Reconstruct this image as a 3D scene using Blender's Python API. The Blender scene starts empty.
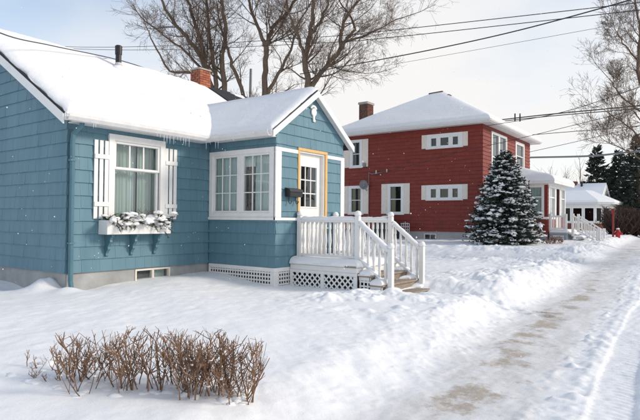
import bpy, bmesh, math, random
import numpy as np
from mathutils import Vector, Matrix, noise as mnoise

# coordinates in this script are (u, v, z): u along the street, v towards the street, z up.
# Blender x = v, y = u.
scene = bpy.context.scene
COL = scene.collection

# ------------------------------------------------------------------ camera
cam = bpy.data.cameras.new('camera')
cam.sensor_width = 36.0
cam.lens = 30.505
cam.clip_start = 0.05
cam.clip_end = 3000
cam_o = bpy.data.objects.new('camera', cam)
COL.objects.link(cam_o)
FW = Vector((-0.59121852, 0.80631848, 0.01764014))
RT = Vector((0.80650502, 0.59115948, 0.00895081))
UP = Vector((0.00321093, -0.01951875, 0.99980434))
CAM = Vector((8.8529, -4.8373, 0.9502))
cam_o.matrix_world = Matrix(((RT.x, UP.x, -FW.x, CAM.x), (RT.y, UP.y, -FW.y, CAM.y), (RT.z, UP.z, -FW.z, CAM.z), (0, 0, 0, 1)))
scene.camera = cam_o

# ------------------------------------------------------------------ sky and sun
SUN_DIR = Vector((1.0, 0.62, 0.0)).normalized()        # horizontal direction towards the sun (x, y)
SUN_EL = math.radians(27)
world = bpy.data.worlds.new('World')
scene.world = world
world.use_nodes = True
wt = world.node_tree
wt.nodes.clear()
def wn(t): return wt.nodes.new(t)
wo = wn('ShaderNodeOutputWorld'); bg = wn('ShaderNodeBackground')
sky = wn('ShaderNodeTexSky'); sky.sky_type = 'NISHITA'; sky.sun_disc = False
sky.sun_elevation = SUN_EL; sky.sun_rotation = math.atan2(SUN_DIR.x, SUN_DIR.y)
sky.air_density = 1.0; sky.dust_density = 0.6; sky.ozone_density = 1.0
tc = wn('ShaderNodeTexCoord')
mp = wn('ShaderNodeMapping'); mp.inputs['Scale'].default_value = (1.0, 1.0, 2.2); mp.inputs['Location'].default_value = (0.35, 0.2, 0.1)
nz = wn('ShaderNodeTexNoise'); nz.inputs['Scale'].default_value = 1.6; nz.inputs['Detail'].default_value = 5; nz.inputs['Roughness'].default_value = 0.48
sep = wn('ShaderNodeSeparateXYZ')
hz = wn('ShaderNodeMapRange'); hz.inputs['From Min'].default_value = 0.02; hz.inputs['From Max'].default_value = 0.62
hz.inputs['To Min'].default_value = 0.62; hz.inputs['To Max'].default_value = -0.12
ramp = wn('ShaderNodeMapRange'); ramp.interpolation_type = 'SMOOTHSTEP'; ramp.inputs['From Min'].default_value = 0.36; ramp.inputs['From Max'].default_value = 0.66
ramp.inputs['To Max'].default_value = 0.62
add = wn('ShaderNodeMath'); add.operation = 'ADD'; add.use_clamp = True
mix = wn('ShaderNodeMixRGB'); mix.inputs['Color2'].default_value = (7.9, 7.8, 7.75, 1)
gain = wn('ShaderNodeMixRGB'); gain.blend_type = 'MULTIPLY'; gain.inputs['Fac'].default_value = 1.0; gain.inputs['Color2'].default_value = (2.0, 1.88, 1.78, 1)
L = wt.links
L.new(tc.outputs['Generated'], mp.inputs['Vector']); L.new(mp.outputs[0], nz.inputs['Vector'])
L.new(tc.outputs['Generated'], sep.inputs[0]); L.new(sep.outputs['Z'], hz.inputs['Value'])
L.new(nz.outputs['Fac'], ramp.inputs['Value']); L.new(hz.outputs[0], add.inputs[0]); L.new(ramp.outputs[0], add.inputs[1])
L.new(sky.outputs[0], gain.inputs['Color1']); L.new(gain.outputs[0], mix.inputs['Color1'])
glow = wn('ShaderNodeVectorMath'); glow.operation = 'DOT_PRODUCT'; glow.inputs[1].default_value = (SUN_DIR.x, SUN_DIR.y, 0.0)   # thin haze, brighter towards the sun
gm = wn('ShaderNodeMath'); gm.operation = 'MULTIPLY_ADD'; gm.inputs[1].default_value = 0.42; gm.inputs[2].default_value = 0.08
a2 = wn('ShaderNodeMath'); a2.operation = 'ADD'; a2.use_clamp = True; add.use_clamp = False
L.new(tc.outputs['Generated'], glow.inputs[0]); L.new(glow.outputs['Value'], gm.inputs[0]); L.new(gm.outputs[0], a2.inputs[0]); L.new(add.outputs[0], a2.inputs[1])
L.new(a2.outputs[0], mix.inputs['Fac']); L.new(mix.outputs[0], bg.inputs['Color'])
bg.inputs['Strength'].default_value = 0.1
L.new(bg.outputs[0], wo.inputs['Surface'])

sun = bpy.data.lights.new('sun', 'SUN')
sun.energy = 2.0; sun.angle = math.radians(13); sun.color = (1.0, 0.91, 0.79)
sun_o = bpy.data.objects.new('sun', sun); COL.objects.link(sun_o)
to_sun = Vector((SUN_DIR.x * math.cos(SUN_EL), SUN_DIR.y * math.cos(SUN_EL), math.sin(SUN_EL)))
sun_o.rotation_euler = to_sun.to_track_quat('Z', 'Y').to_euler()
sun_o.location = (20, 10, 20)
scene.view_settings.view_transform = 'Standard'
scene.view_settings.look = 'None'
scene.view_settings.exposure = 0.27
scene.view_settings.gamma = 1.0
scene.view_settings.use_curve_mapping = False

# ------------------------------------------------------------------ materials
MATS = {}
def mat(name, color, rough=0.6, var=0.0, scale=8.0, bump=0.0, bscale=40.0, color2=None, stretch=None, island=0.0, spec=0.4, metallic=0.0, bdist=0.01):
    if name in MATS: return MATS[name]
    m = bpy.data.materials.new(name); m.use_nodes = True
    t = m.node_tree; n = t.nodes; l = t.links
    b = n['Principled BSDF']
    b.inputs['Roughness'].default_value = rough
    b.inputs['Metallic'].default_value = metallic
    b.inputs['Specular IOR Level'].default_value = spec
    co = n.new('ShaderNodeTexCoord'); mpn = n.new('ShaderNodeMapping')
    l.new(co.outputs['Object'], mpn.inputs['Vector'])
    if stretch: mpn.inputs['Scale'].default_value = stretch
    src = None
    if var or color2:
        nn = n.new('ShaderNodeTexNoise'); nn.inputs['Scale'].default_value = scale; nn.inputs['Detail'].default_value = 6; nn.inputs['Roughness'].default_value = 0.6
        l.new(mpn.outputs[0], nn.inputs['Vector'])
        mr = n.new('ShaderNodeMapRange'); mr.inputs['From Min'].default_value = 0.3; mr.inputs['From Max'].default_value = 0.7
        l.new(nn.outputs['Fac'], mr.inputs['Value'])
        mx = n.new('ShaderNodeMixRGB')
        c1 = [max(0, c * (1 - var)) for c in color]; c2 = list(color2) if color2 else [min(1, c * (1 + var)) for c in color]
        mx.inputs['Color1'].default_value = (*c1, 1); mx.inputs['Color2'].default_value = (*c2, 1)
        l.new(mr.outputs[0], mx.inputs['Fac']); src = mx.outputs[0]
    if island:
        geo = n.new('ShaderNodeNewGeometry'); oi = n.new('ShaderNodeObjectInfo')
        ad = n.new('ShaderNodeMath'); ad.operation = 'ADD'; fr = n.new('ShaderNodeMath'); fr.operation = 'FRACT'
        l.new(geo.outputs['Random Per Island'], ad.inputs[0]); l.new(oi.outputs['Random'], ad.inputs[1]); l.new(ad.outputs[0], fr.inputs[0])
        mr2 = n.new('ShaderNodeMapRange'); mr2.inputs['To Min'].default_value = 1 - island; mr2.inputs['To Max'].default_value = 1 + island
        l.new(fr.outputs[0], mr2.inputs['Value'])
        mu = n.new('ShaderNodeMixRGB'); mu.blend_type = 'MULTIPLY'; mu.inputs['Fac'].default_value = 1
        if src: l.new(src, mu.inputs['Color1'])
        else: mu.inputs['Color1'].default_value = (*color, 1)
        l.new(mr2.outputs[0], mu.inputs['Color2']); src = mu.outputs[0]
    if src: l.new(src, b.inputs['Base Color'])
    else: b.inputs['Base Color'].default_value = (*color, 1)
    if bump:
        bn = n.new('ShaderNodeTexNoise'); bn.inputs['Scale'].default_value = bscale; bn.inputs['Detail'].default_value = 5
        l.new(mpn.outputs[0], bn.inputs['Vector'])
        bp = n.new('ShaderNodeBump'); bp.inputs['Strength'].default_value = bump; bp.inputs['Distance'].default_value = bdist
        l.new(bn.outputs['Fac'], bp.inputs['Height']); l.new(bp.outputs[0], b.inputs['Normal'])
    MATS[name] = m
    return m

M_BLUE = mat('blue_shingle_paint', (0.108, 0.225, 0.285), 0.6, var=0.10, scale=2.2, color2=(0.135, 0.250, 0.305), bump=0.5, bscale=60, stretch=(1.6, 1.6, 0.12), island=0.045, bdist=0.004)
M_BLUED = mat('blue_trim_paint', (0.082, 0.180, 0.228), 0.5, var=0.08, scale=10)
M_WHITE = mat('white_paint', (0.80, 0.79, 0.765), 0.5, var=0.05, scale=5, bump=0.15, bscale=30, bdist=0.003)
M_WHITED = mat('weathered_white_paint', (0.72, 0.715, 0.70), 0.6, var=0.08, scale=6, bump=0.2, bscale=30, bdist=0.003)
M_WOOD = mat('bare_pine', (0.70, 0.44, 0.17), 0.55, var=0.14, scale=6, stretch=(8, 8, 0.8))
M_STEP = mat('weathered_wood', (0.30, 0.245, 0.195), 0.75, var=0.30, scale=6, stretch=(6, 1.5, 6), bump=0.3, bscale=40, bdist=0.003)
M_CONC = mat('concrete', (0.36, 0.36, 0.355), 0.85, var=0.22, scale=2.2, bump=0.4, bscale=25)
M_CONCG = mat('pale_concrete', (0.44, 0.43, 0.41), 0.85, var=0.15, scale=1.5, bump=0.3, bscale=20)
M_ASPH = mat('roof_shingle', (0.030, 0.030, 0.034), 0.9, var=0.4, scale=18, bump=0.6, bscale=30)
M_RED = mat('red_siding_paint', (0.215, 0.033, 0.021), 0.6, var=0.20, scale=1.6, stretch=(1, 1, 3.5), bump=0.3, bscale=30, bdist=0.004)
M_CREAM = mat('cream_paint', (0.78, 0.70, 0.62), 0.6, var=0.05, scale=6)
M_BRICK = None
M_BLACK = mat('black_metal', (0.018, 0.018, 0.020), 0.4, var=0.2, scale=20)
M_GREYM = mat('grey_metal', (0.23, 0.23, 0.24), 0.45, var=0.15, scale=15, metallic=0.3)
M_WIRE = mat('cable', (0.035, 0.033, 0.035), 0.6)
M_WIREL = mat('pale_cable', (0.22, 0.23, 0.22), 0.6)
M_BARK = mat('bark', (0.170, 0.122, 0.088), 0.9, var=0.30, scale=5, stretch=(4, 4, 0.8), bump=0.8, bscale=14, bdist=0.03)
M_TWIG = mat('twig_bark', (0.180, 0.126, 0.090), 0.9, var=0.25, scale=3)
M_HEDGE = mat('hedge_bark', (0.225, 0.132, 0.080), 0.85, var=0.5, scale=9, island=0.5)
M_NEEDLE = mat('spruce_needle', (0.022, 0.034, 0.026), 0.8, var=0.4, scale=3, island=0.35)
M_NEEDLED = mat('dark_conifer_needle', (0.030, 0.041, 0.031), 0.85, var=0.4, scale=1, island=0.3)
M_BOUGH = mat('evergreen_bough', (0.055, 0.070, 0.036), 0.8, var=0.4, scale=9, island=0.4)
M_REDTWIG = mat('red_twig', (0.16, 0.035, 0.030), 0.8)
M_BRUSH = mat('brush_twig', (0.075, 0.045, 0.036), 0.9, var=0.3, scale=2, island=0.3)
M_CURT = mat('curtain', (0.46, 0.49, 0.45), 0.9, var=0.12, scale=4, stretch=(10, 10, 0.4))
M_CURTW = mat('white_curtain', (0.62, 0.64, 0.62), 0.9, var=0.10, scale=4, stretch=(10, 10, 0.4))
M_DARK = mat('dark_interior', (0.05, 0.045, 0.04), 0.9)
M_BROWN = mat('brown_cloth', (0.14, 0.075, 0.05), 0.9, var=0.3, scale=5)
M_HYD = mat('hydrant_paint', (0.42, 0.030, 0.035), 0.5, var=0.1, scale=10)
M_POST = mat('marker_paint', (0.26, 0.040, 0.035), 0.6, var=0.2, scale=10)
M_GREYP = mat('grey_skirt_paint', (0.34, 0.37, 0.40), 0.7, var=0.1, scale=5)
M_COVER = mat('grill_cover', (0.035, 0.045, 0.045), 0.55, var=0.3, scale=6, bump=0.6, bscale=8, bdist=0.03)
M_DBRICK = mat('dark_brick', (0.20, 0.065, 0.045), 0.85, var=0.25, scale=12)
M_BACKING = mat('dim_room_backing', (0.050, 0.060, 0.066), 0.8, var=0.35, scale=2.5)  # backing behind panes; the dimness of the rooms is put into its colour
M_GALV = mat('galvanised_pipe', (0.52, 0.52, 0.52), 0.5, var=0.2, scale=14)

def snow_mat(name, bumps, sss=0.0):
    m = bpy.data.materials.new(name); m.use_nodes = True
    t = m.node_tree; n = t.nodes; l = t.links; b = n['Principled BSDF']
    b.inputs['Base Color'].default_value = (0.88, 0.878, 0.875, 1)
    b.inputs['Roughness'].default_value = 0.65; b.inputs['Specular IOR Level'].default_value = 0.25
    co = n.new('ShaderNodeTexCoord'); prev = None
    for sc, st, di in bumps:
        nn = n.new('ShaderNodeTexNoise'); nn.inputs['Scale'].default_value = sc; nn.inputs['Detail'].default_value = 6; nn.inputs['Roughness'].default_value = 0.62
        l.new(co.outputs['Object'], nn.inputs['Vector'])
        bp = n.new('ShaderNodeBump'); bp.inputs['Strength'].default_value = st; bp.inputs['Distance'].default_value = di
        l.new(nn.outputs['Fac'], bp.inputs['Height'])
        if prev: l.new(prev.outputs[0], bp.inputs['Normal'])
        prev = bp
    l.new(prev.outputs[0], b.inputs['Normal'])
    return m, b
M_SNOW, _ = snow_mat('snow', [(3, 0.5, 0.04), (28, 0.5, 0.006)])
M_SNOWR, _ = snow_mat('roof_snow', [(1.2, 0.5, 0.08), (9, 0.4, 0.015)])
M_SNOWG, gb = snow_mat('ground_snow', [(7, 0.35, 0.02), (45, 0.45, 0.006)])
def ground_colour():                        # gravel and ice showing through where the walk was shovelled
    t = M_SNOWG.node_tree; n = t.nodes; l = t.links
    at = n.new('ShaderNodeAttribute'); at.attribute_name = 'worn'
    co = n.new('ShaderNodeTexCoord')
    n1 = n.new('ShaderNodeTexNoise'); n1.inputs['Scale'].default_value = 1.7; n1.inputs['Detail'].default_value = 12; n1.inputs['Roughness'].default_value = 0.74
    l.new(co.outputs['Object'], n1.inputs['Vector'])
    mu = n.new('ShaderNodeMath'); mu.operation = 'MULTIPLY_ADD'; mu.inputs[1].default_value = 0.52; mu.inputs[2].default_value = 0.0
    l.new(at.outputs['Fac'], mu.inputs[0])
    ad = n.new('ShaderNodeMath'); ad.operation = 'ADD'; l.new(mu.outputs[0], ad.inputs[0]); l.new(n1.outputs['Fac'], ad.inputs[1])
    mr = n.new('ShaderNodeMapRange'); mr.inputs['From Min'].default_value = 0.985; mr.inputs['From Max'].default_value = 1.075; l.new(ad.outputs[0], mr.inputs['Value'])
    n2 = n.new('ShaderNodeTexNoise'); n2.inputs['Scale'].default_value = 60; n2.inputs['Detail'].default_value = 4; l.new(co.outputs['Object'], n2.inputs['Vector'])
    cg = n.new('ShaderNodeMixRGB'); cg.inputs['Color1'].default_value = (0.30, 0.245, 0.19, 1); cg.inputs['Color2'].default_value = (0.66, 0.59, 0.51, 1); l.new(n2.outputs['Fac'], cg.inputs['Fac'])
    ice = n.new('ShaderNodeMixRGB'); ice.inputs['Color1'].default_value = (0.88, 0.878, 0.875, 1); ice.inputs['Color2'].default_value = (0.60, 0.575, 0.545, 1)
    mp2 = n.new('ShaderNodeMapping'); mp2.inputs['Scale'].default_value = (2.2, 0.7, 1); n3 = n.new('ShaderNodeTexNoise'); n3.inputs['Scale'].default_value = 2.4; n3.inputs['Detail'].default_value = 9; n3.inputs['Roughness'].default_value = 0.65
    l.new(co.outputs['Object'], mp2.inputs['Vector']); l.new(mp2.outputs[0], n3.inputs['Vector'])
    st = n.new('ShaderNodeMapRange'); st.inputs['From Min'].default_value = 0.32; st.inputs['From Max'].default_value = 0.66; st.inputs['To Min'].default_value = 0.15; st.inputs['To Max'].default_value = 1.0; l.new(n3.outputs['Fac'], st.inputs['Value'])
    im = n.new('ShaderNodeMath'); im.operation = 'MULTIPLY'; l.new(st.outputs[0], im.inputs[0]); l.new(at.outputs['Fac'], im.inputs[1]); l.new(im.outputs[0], ice.inputs['Fac'])
    mx = n.new('ShaderNodeMixRGB'); l.new(mr.outputs[0], mx.inputs['Fac']); l.new(ice.outputs[0], mx.inputs['Color1']); l.new(cg.outputs[0], mx.inputs['Color2'])
    l.new(mx.outputs[0], gb.inputs['Base Color'])
ground_colour()

def brick_mat():
    m = bpy.data.materials.new('chimney_brick'); m.use_nodes = True
    t = m.node_tree; n = t.nodes; l = t.links; b = n['Principled BSDF']; b.inputs['Roughness'].default_value = 0.9
    nn = n.new('ShaderNodeTexNoise'); nn.inputs['Scale'].default_value = 7; nn.inputs['Detail'].default_value = 6
    co = n.new('ShaderNodeTexCoord'); l.new(co.outputs['Object'], nn.inputs['Vector'])
    geo = n.new('ShaderNodeNewGeometry')
    mx = n.new('ShaderNodeMixRGB'); mx.inputs['Color1'].default_value = (0.30, 0.085, 0.045, 1); mx.inputs['Color2'].default_value = (0.42, 0.16, 0.09, 1)
    l.new(geo.outputs['Random Per Island'], mx.inputs['Fac'])
    mu = n.new('ShaderNodeMixRGB'); mu.blend_type = 'OVERLAY'; mu.inputs['Fac'].default_value = 0.5
    l.new(mx.outputs[0], mu.inputs['Color1']); l.new(nn.outputs['Fac'], mu.inputs['Color2']); l.new(mu.outputs[0], b.inputs['Base Color'])
    return m
M_BRICK = brick_mat()
M_MORTAR = mat('mortar', (0.42, 0.37, 0.33), 0.95, var=0.15, scale=20)
M_BBRICK = mat('brown_brick', (0.15, 0.062, 0.042), 0.9, var=0.3, scale=10, island=0.25)

def glass_mat(name, tint=(0.9, 0.95, 0.95), rmul=1.0):
    m = bpy.data.materials.new(name); m.use_nodes = True
    t = m.node_tree; n = t.nodes; l = t.links
    n.remove(n['Principled BSDF'])
    tr = n.new('ShaderNodeBsdfTransparent'); tr.inputs[0].default_value = (*tint, 1)
    gl = n.new('ShaderNodeBsdfGlossy'); gl.inputs['Roughness'].default_value = 0.015; gl.inputs[0].default_value = (0.95, 0.97, 1, 1)
    fr = n.new('ShaderNodeFresnel'); fr.inputs['IOR'].default_value = 1.5
    mm = n.new('ShaderNodeMath'); mm.operation = 'MULTIPLY'; mm.inputs[1].default_value = 2.1 * rmul; mm.use_clamp = True
    mx = n.new('ShaderNodeMixShader')
    geo = n.new('ShaderNodeNewGeometry'); inv = n.new('ShaderNodeMath'); inv.operation = 'SUBTRACT'; inv.inputs[0].default_value = 1.0
    m2 = n.new('ShaderNodeMath'); m2.operation = 'MULTIPLY'; l.new(geo.outputs['Backfacing'], inv.inputs[1]); l.new(mm.outputs[0], m2.inputs[0]); l.new(inv.outputs[0], m2.inputs[1])
    l.new(fr.outputs[0], mm.inputs[0]); l.new(m2.outputs[0], mx.inputs[0]); l.new(tr.outputs[0], mx.inputs[1]); l.new(gl.outputs[0], mx.inputs[2])
    l.new(mx.outputs[0], n['Material Output'].inputs['Surface'])
    return m
M_GLASS = glass_mat('window_glass')
M_GLASSD = glass_mat('dark_window_glass', (0.55, 0.6, 0.6), 0.7)
M_GLASSF = glass_mat('weak_reflection_glass', (0.5, 0.55, 0.58), 0.3)  # darker tint and weaker reflection, for the bungalow panes
def ice_mat():
    m = bpy.data.materials.new('ice'); m.use_nodes = True
    b = m.node_tree.nodes['Principled BSDF']; b.inputs['Base Color'].default_value = (0.8, 0.87, 0.9, 1); b.inputs['Roughness'].default_value = 0.15
    b.inputs['Alpha'].default_value = 0.55
    return m
M_ICE = ice_mat()

# ------------------------------------------------------------------ mesh helpers
ORG = {}
def tag(o, label=None, cat=None, group=None, kind=None):
    if label: o['label'] = label
    if cat: o['category'] = cat
    if group: o['group'] = group
    if kind: o['kind'] = kind
    return o
def thing(name, label, cat, base, group=None):
    o = bpy.data.objects.new(name, None); COL.objects.link(o)
    o.location = (base[1], base[0], base[2]); o.empty_display_size = 0.2
    ORG[o.name] = Vector(base)
    return tag(o, label, cat, group)

class MB:
    def __init__(s): s.v = []; s.f = []
    def add(s, vs, fs):
        k = len(s.v); s.v.extend([tuple(a) for a in vs]); s.f.extend([tuple(i + k for i in f) for f in fs]); return s
    def box(s, u0, u1, v0, v1, z0, z1):
        s.add([(u0, v0, z0), (u1, v0, z0), (u1, v1, z0), (u0, v1, z0), (u0, v0, z1), (u1, v0, z1), (u1, v1, z1), (u0, v1, z1)],
              [(0, 1, 2, 3), (4, 7, 6, 5), (0, 4, 5, 1), (1, 5, 6, 2), (2, 6, 7, 3), (3, 7, 4, 0)]); return s
    def bar(s, a, b, w, h, up=(0, 0, 1)):            # a rectangular bar from a to b
        a = Vector(a); b = Vector(b); d = (b - a).normalized(); up = Vector(up)
        x = d.cross(up); x = x.normalized() if x.length > 1e-6 else Vector((1, 0, 0)); y = x.cross(d).normalized()
        vs = []
        for p in (a, b):
            for sx, sy in ((-1, -1), (1, -1), (1, 1), (-1, 1)): vs.append(p + x * sx * w / 2 + y * sy * h / 2)
        s.add(vs, [(0, 1, 2, 3), (4, 7, 6, 5), (0, 4, 5, 1), (1, 5, 6, 2), (2, 6, 7, 3), (3, 7, 4, 0)]); return s
    def prism(s, poly, ext):                          # polygon of points extruded by vector ext
        n = len(poly); e = Vector(ext)
        vs = [Vector(p) for p in poly] + [Vector(p) + e for p in poly]
        s.add(vs, [tuple(range(n)), tuple(range(2 * n - 1, n - 1, -1))] + [(i, (i + 1) % n, (i + 1) % n + n, i + n) for i in range(n)]); return s
    def tube(s, pts, rad, n=6, caps=True):
        pts = [Vector(p) for p in pts]; k = len(s.v); m = len(pts)
        d0 = (pts[1] - pts[0]).normalized(); ref = Vector((0.31, 0.87, 0.2)) if abs(d0.z) > 0.8 else Vector((0, 0, 1))
        for i, p in enumerate(pts):
            d = (pts[min(i + 1, m - 1)] - pts[max(i - 1, 0)]).normalized()
            x = d.cross(ref); x = x.normalized() if x.length > 1e-5 else Vector((1, 0, 0)); y = d.cross(x)
            r = rad[i] if hasattr(rad, '__len__') else rad
            for j in range(n):
                a = 2 * math.pi * j / n; s.v.append(tuple(p + x * (r * math.cos(a)) + y * (r * math.sin(a))))
        for i in range(m - 1):
            for j in range(n): s.f.append((k + i * n + j, k + i * n + (j + 1) % n, k + (i + 1) * n + (j + 1) % n, k + (i + 1) * n + j))
        if caps and n > 2:
            s.f.append(tuple(k + j for j in range(n))[::-1]); s.f.append(tuple(k + (m - 1) * n + j for j in range(n)))
        return s
    def lathe(s, c, prof, n=16):                      # prof = [(r, z)]
        k = len(s.v)
        for r, z in prof:
            for j in range(n): a = 2 * math.pi * j / n; s.v.append((c[0] + r * math.cos(a), c[1] + r * math.sin(a), c[2] + z))
        for i in range(len(prof) - 1):
            for j in range(n): s.f.append((k + i * n + j, k + i * n + (j + 1) % n, k + (i + 1) * n + (j + 1) % n, k + (i + 1) * n + j))
        s.f.append(tuple(k + j for j in range(n))[::-1]); s.f.append(tuple(k + (len(prof) - 1) * n + j for j in range(n)))
        return s
    def blob(s, c, r, seed=0, sub=1, amp=0.25):       # lumpy ellipsoid
        key = sub
        if key not in ICO:
            b = bmesh.new(); bmesh.ops.create_icosphere(b, subdivisions=sub, radius=1)
            ICO[key] = ([v.co.copy() for v in b.verts], [tuple(v.index for v in f.verts) for f in b.faces]); b.free()
        vs, fs = ICO[key]; rnd = random.Random(seed); off = Vector((rnd.uniform(0, 99), rnd.uniform(0, 99), rnd.uniform(0, 99)))
        out = []
        for q in vs:
            g = 1 + amp * 1.6 * mnoise.noise(q * 1.3 + off)
            out.append((c[0] + q.x * r[0] * g, c[1] + q.y * r[1] * g, c[2] + q.z * r[2] * g))
        s.add(out, fs); return s
    def build(s, name, m, parent=None, smooth=False, bevel=0.0, kind=None, fixn=True):
        o3 = ORG.get(parent.name, Vector((0, 0, 0))) if parent else Vector((0, 0, 0))
        me = bpy.data.meshes.new(name)
        me.from_pydata([(v[1] - o3[1], v[0] - o3[0], v[2] - o3[2]) for v in s.v], [], s.f)
        if fixn:
            b = bmesh.new(); b.from_mesh(me); bmesh.ops.recalc_face_normals(b, faces=b.faces)
            if bevel: bmesh.ops.bevel(b, geom=list(b.edges), offset=bevel, segments=1, affect='EDGES', clamp_overlap=True)
            b.to_mesh(me); b.free()
        me.materials.append(m)
        if smooth: me.shade_smooth()
        o = bpy.data.objects.new(name, me); COL.objects.link(o)
        if parent: o.parent = parent; ORG[o.name] = o3
        if kind: o['kind'] = kind
        return o
ICO = {}
def BX(name, m, parent, u0, u1, v0, v1, z0, z1, bevel=0.004):
    return MB().box(min(u0, u1), max(u0, u1), min(v0, v1), max(v0, v1), min(z0, z1), max(z0, z1)).build(name, m, parent, bevel=bevel)
def root_mesh(o, label, cat, group=None, kind=None): return tag(o, label, cat, group, kind)

# ------------------------------------------------------------------ snow ground
def hash2(ix, iy, seed):
    h = (ix.astype(np.int64) * 374761393 + iy.astype(np.int64) * 668265263 + seed * 1442695041) & 0xffffffff
    h = ((h ^ (h >> 13)) * 1274126177) & 0xffffffff
    return ((h ^ (h >> 16)) & 0xffff) / 65535.0
def vnoise(x, y, seed=0):
    ix = np.floor(x); iy = np.floor(y); fx = x - ix; fy = y - iy
    fx = fx * fx * fx * (fx * (fx * 6 - 15) + 10); fy = fy * fy * fy * (fy * (fy * 6 - 15) + 10)
    a = hash2(ix, iy, seed); b = hash2(ix + 1, iy, seed); c = hash2(ix, iy + 1, seed); d = hash2(ix + 1, iy + 1, seed)
    return (a * (1 - fx) + b * fx) * (1 - fy) + (c * (1 - fx) + d * fx) * fy
def fbm(x, y, oct=4, seed=0, gain=0.5):
    t = 0; a = 1; s = 0
    for i in range(oct): t = t + a * (vnoise(x * 2 ** i + 17.3 * i, y * 2 ** i - 9.1 * i, seed + i) - 0.5); s += a; a *= gain
    return t / s * 2
def sst(a, b, x):
    t = np.clip((x - a) / (b - a), 0, 1); return t * t * (3 - 2 * t)
def gauss(x, c, w): return np.exp(-((x - c) / w) ** 2)
def height(u, v):
    w = v + 0.053 * u + 0.10 * fbm(u * 0.4, v * 0 + 3, 3, 40)
    rl = -0.65 + 0.45 * sst(1, 28, u)
    yard = rl + 0.20 + 0.05 * sst(1.5, 5, u) * sst(14, 8, u) + 0.07 * sst(6.0, 4.0, v) * sst(10, 5, u)
    near = -0.205 - 0.06 * sst(2.0, -1.0, u) - 0.145 * sst(0.3, 2.2, v) * sst(0.5, 3.2, u)
    t = sst(5.8, 0.6, v) * sst(9, 6, u)
    yard = yard * (1 - t) + near * t
    yard = yard + 0.05 * fbm(u * 0.35, v * 0.35, 3, 3) + 0.018 * fbm(u * 1.6, v * 1.6, 4, 9)
    # wind-worked crust on the lawn
    yard = yard + 0.010 * fbm(u * 5 + v * 2, v * 7, 4, 21) * sst(5.5, 3.0, v)
    lump = np.maximum(fbm(u * 2.3, v * 2.3, 5, 5, 0.55), -0.15); lump2 = np.abs(fbm(u * 5.5, v * 5.5, 4, 15, 0.6))
    # thrown-up bank beside the walk
    bank = gauss(w, 5.75, 0.65) * (0.01 + 0.075 * sst(0.5, 5, u) * sst(14, 9, u))
    rough = gauss(w, 5.9, 1.25) * sst(-2.2, 0.5, u) * (0.35 + 0.65 * sst(1.5, 4.5, u))
    yard = yard + bank + rough * (0.072 * lump + 0.032 * lump2) + 0.02 * lump * gauss(w, 6.0, 1.6)
    # mounds by the steps
    m2 = np.exp(-(((u - 6.6) / 1.9) ** 2 + ((v - 4.6) / 1.2) ** 2)) * (0.10 + 0.12 * lump)
    yard = yard + m2 + 0.10 * np.exp(-(((u - 2.6) / 1.0) ** 2 + ((v - 4.2) / 1.1) ** 2)) * (1 + 1.5 * lump)
    # trodden walk from the steps to the sidewalk
    wk = gauss(u, 4.65 + 0.12 * (v - 4.3), 0.55) * sst(3.8, 4.3, v)
    yard = yard - 0.17 * wk * (1 + 0.5 * lump)
    # cross walk in front of the red house and the bank behind it
    cu = 14.3 + 0.35 * (v - 3) * 0.5
    cw = gauss(u, cu, 0.85) * sst(7.0, 6.0, w)
    yard = yard - 0.22 * cw + (0.09 + 0.11 * lump) * gauss(u, cu + 2.2, 0.95) * sst(7.6, 5.8, w) + 0.06 * lump * gauss(u, cu - 2.2, 1.2)
    yard = yard + 0.05 * lump * sst(8, 11, u)
    # shovelled sidewalk with a low ridge and a tyre track beyond it
    dirt = rl - 0.0 + 0.012 * fbm(u * 3, v * 3, 4, 30) + 0.008 * np.abs(fbm(u * 9, v * 9, 3, 33))
    e = 0.10 * fbm(u * 1.1, v * 1.1, 4, 50)
    e2 = 0.16 * fbm(u * 1.3, v * 1.3, 4, 51)
    k = sst(5.55 + e2 * 1.6, 6.55 + e2 * 0.9, w)
    crumb = np.maximum(fbm(u * 11, v * 11, 4, 80, 0.6), 0) ** 1.5 * 0.05 + np.maximum(fbm(u * 4.5, v * 4.5, 4, 83, 0.55), 0) * 0.025
    h = yard * (1 - k) + dirt * k + crumb * gauss(w, 6.0, 0.6) * (0.35 + 0.65 * sst(-1.5, 2, u))
    ridge = gauss(w, 7.84 + e * 0.3, 0.10) * (0.024 + 0.042 * fbm(u * 6, v * 6, 4, 60))
    h = h + ridge + 0.018 * gauss(w, 7.62 + e, 0.13) * np.maximum(fbm(u * 9, v * 9, 3, 61), 0) * 3
    road = sst(7.88, 7.98, w)
    h = h + road * (0.02 + 0.012 * fbm(u * 2, v * 2, 3, 70))
    tr = sst(7.93, 7.98, w) * sst(8.33, 8.28, w)
    ws = (w - 8.13) / 0.17
    tread = np.sin((u * 2 * math.pi / 0.10) + np.abs(ws) * 3.2)
    h = h + tr * (-0.030 + 0.010 * sst(-0.25, 0.35, tread) * (np.abs(ws) < 0.95) + 0.006 * fbm(u * 8, v * 8, 3, 71))
    h = h + 0.03 * gauss(w, 8.42, 0.08) * (1 + fbm(u * 5, v * 5, 3, 72))
    worn = sst(6.15, 6.70, w + e2) * (1 - sst(7.40, 7.75, w + e)) * (0.78 + 0.22 * gauss(w, 6.92, 0.28)) * (1 - 0.10 * sst(6, 12, u)) + 0.72 * cw
    # boot prints between the steps and the sidewalk
    for i in range(13):
        pu = 4.62 + 0.02 * i + (0.13 if i % 2 else -0.13); pv = 4.35 + 0.29 * i * 0.62
        h = h - 0.055 * np.exp(-(((u - pu - 0.02 * (i % 3)) / 0.055) ** 4 + ((v - pv) / 0.13) ** 4)) + 0.012 * np.exp(-(((u - pu) / 0.11) ** 2 + ((v - pv - 0.16) / 0.08) ** 2))
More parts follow.
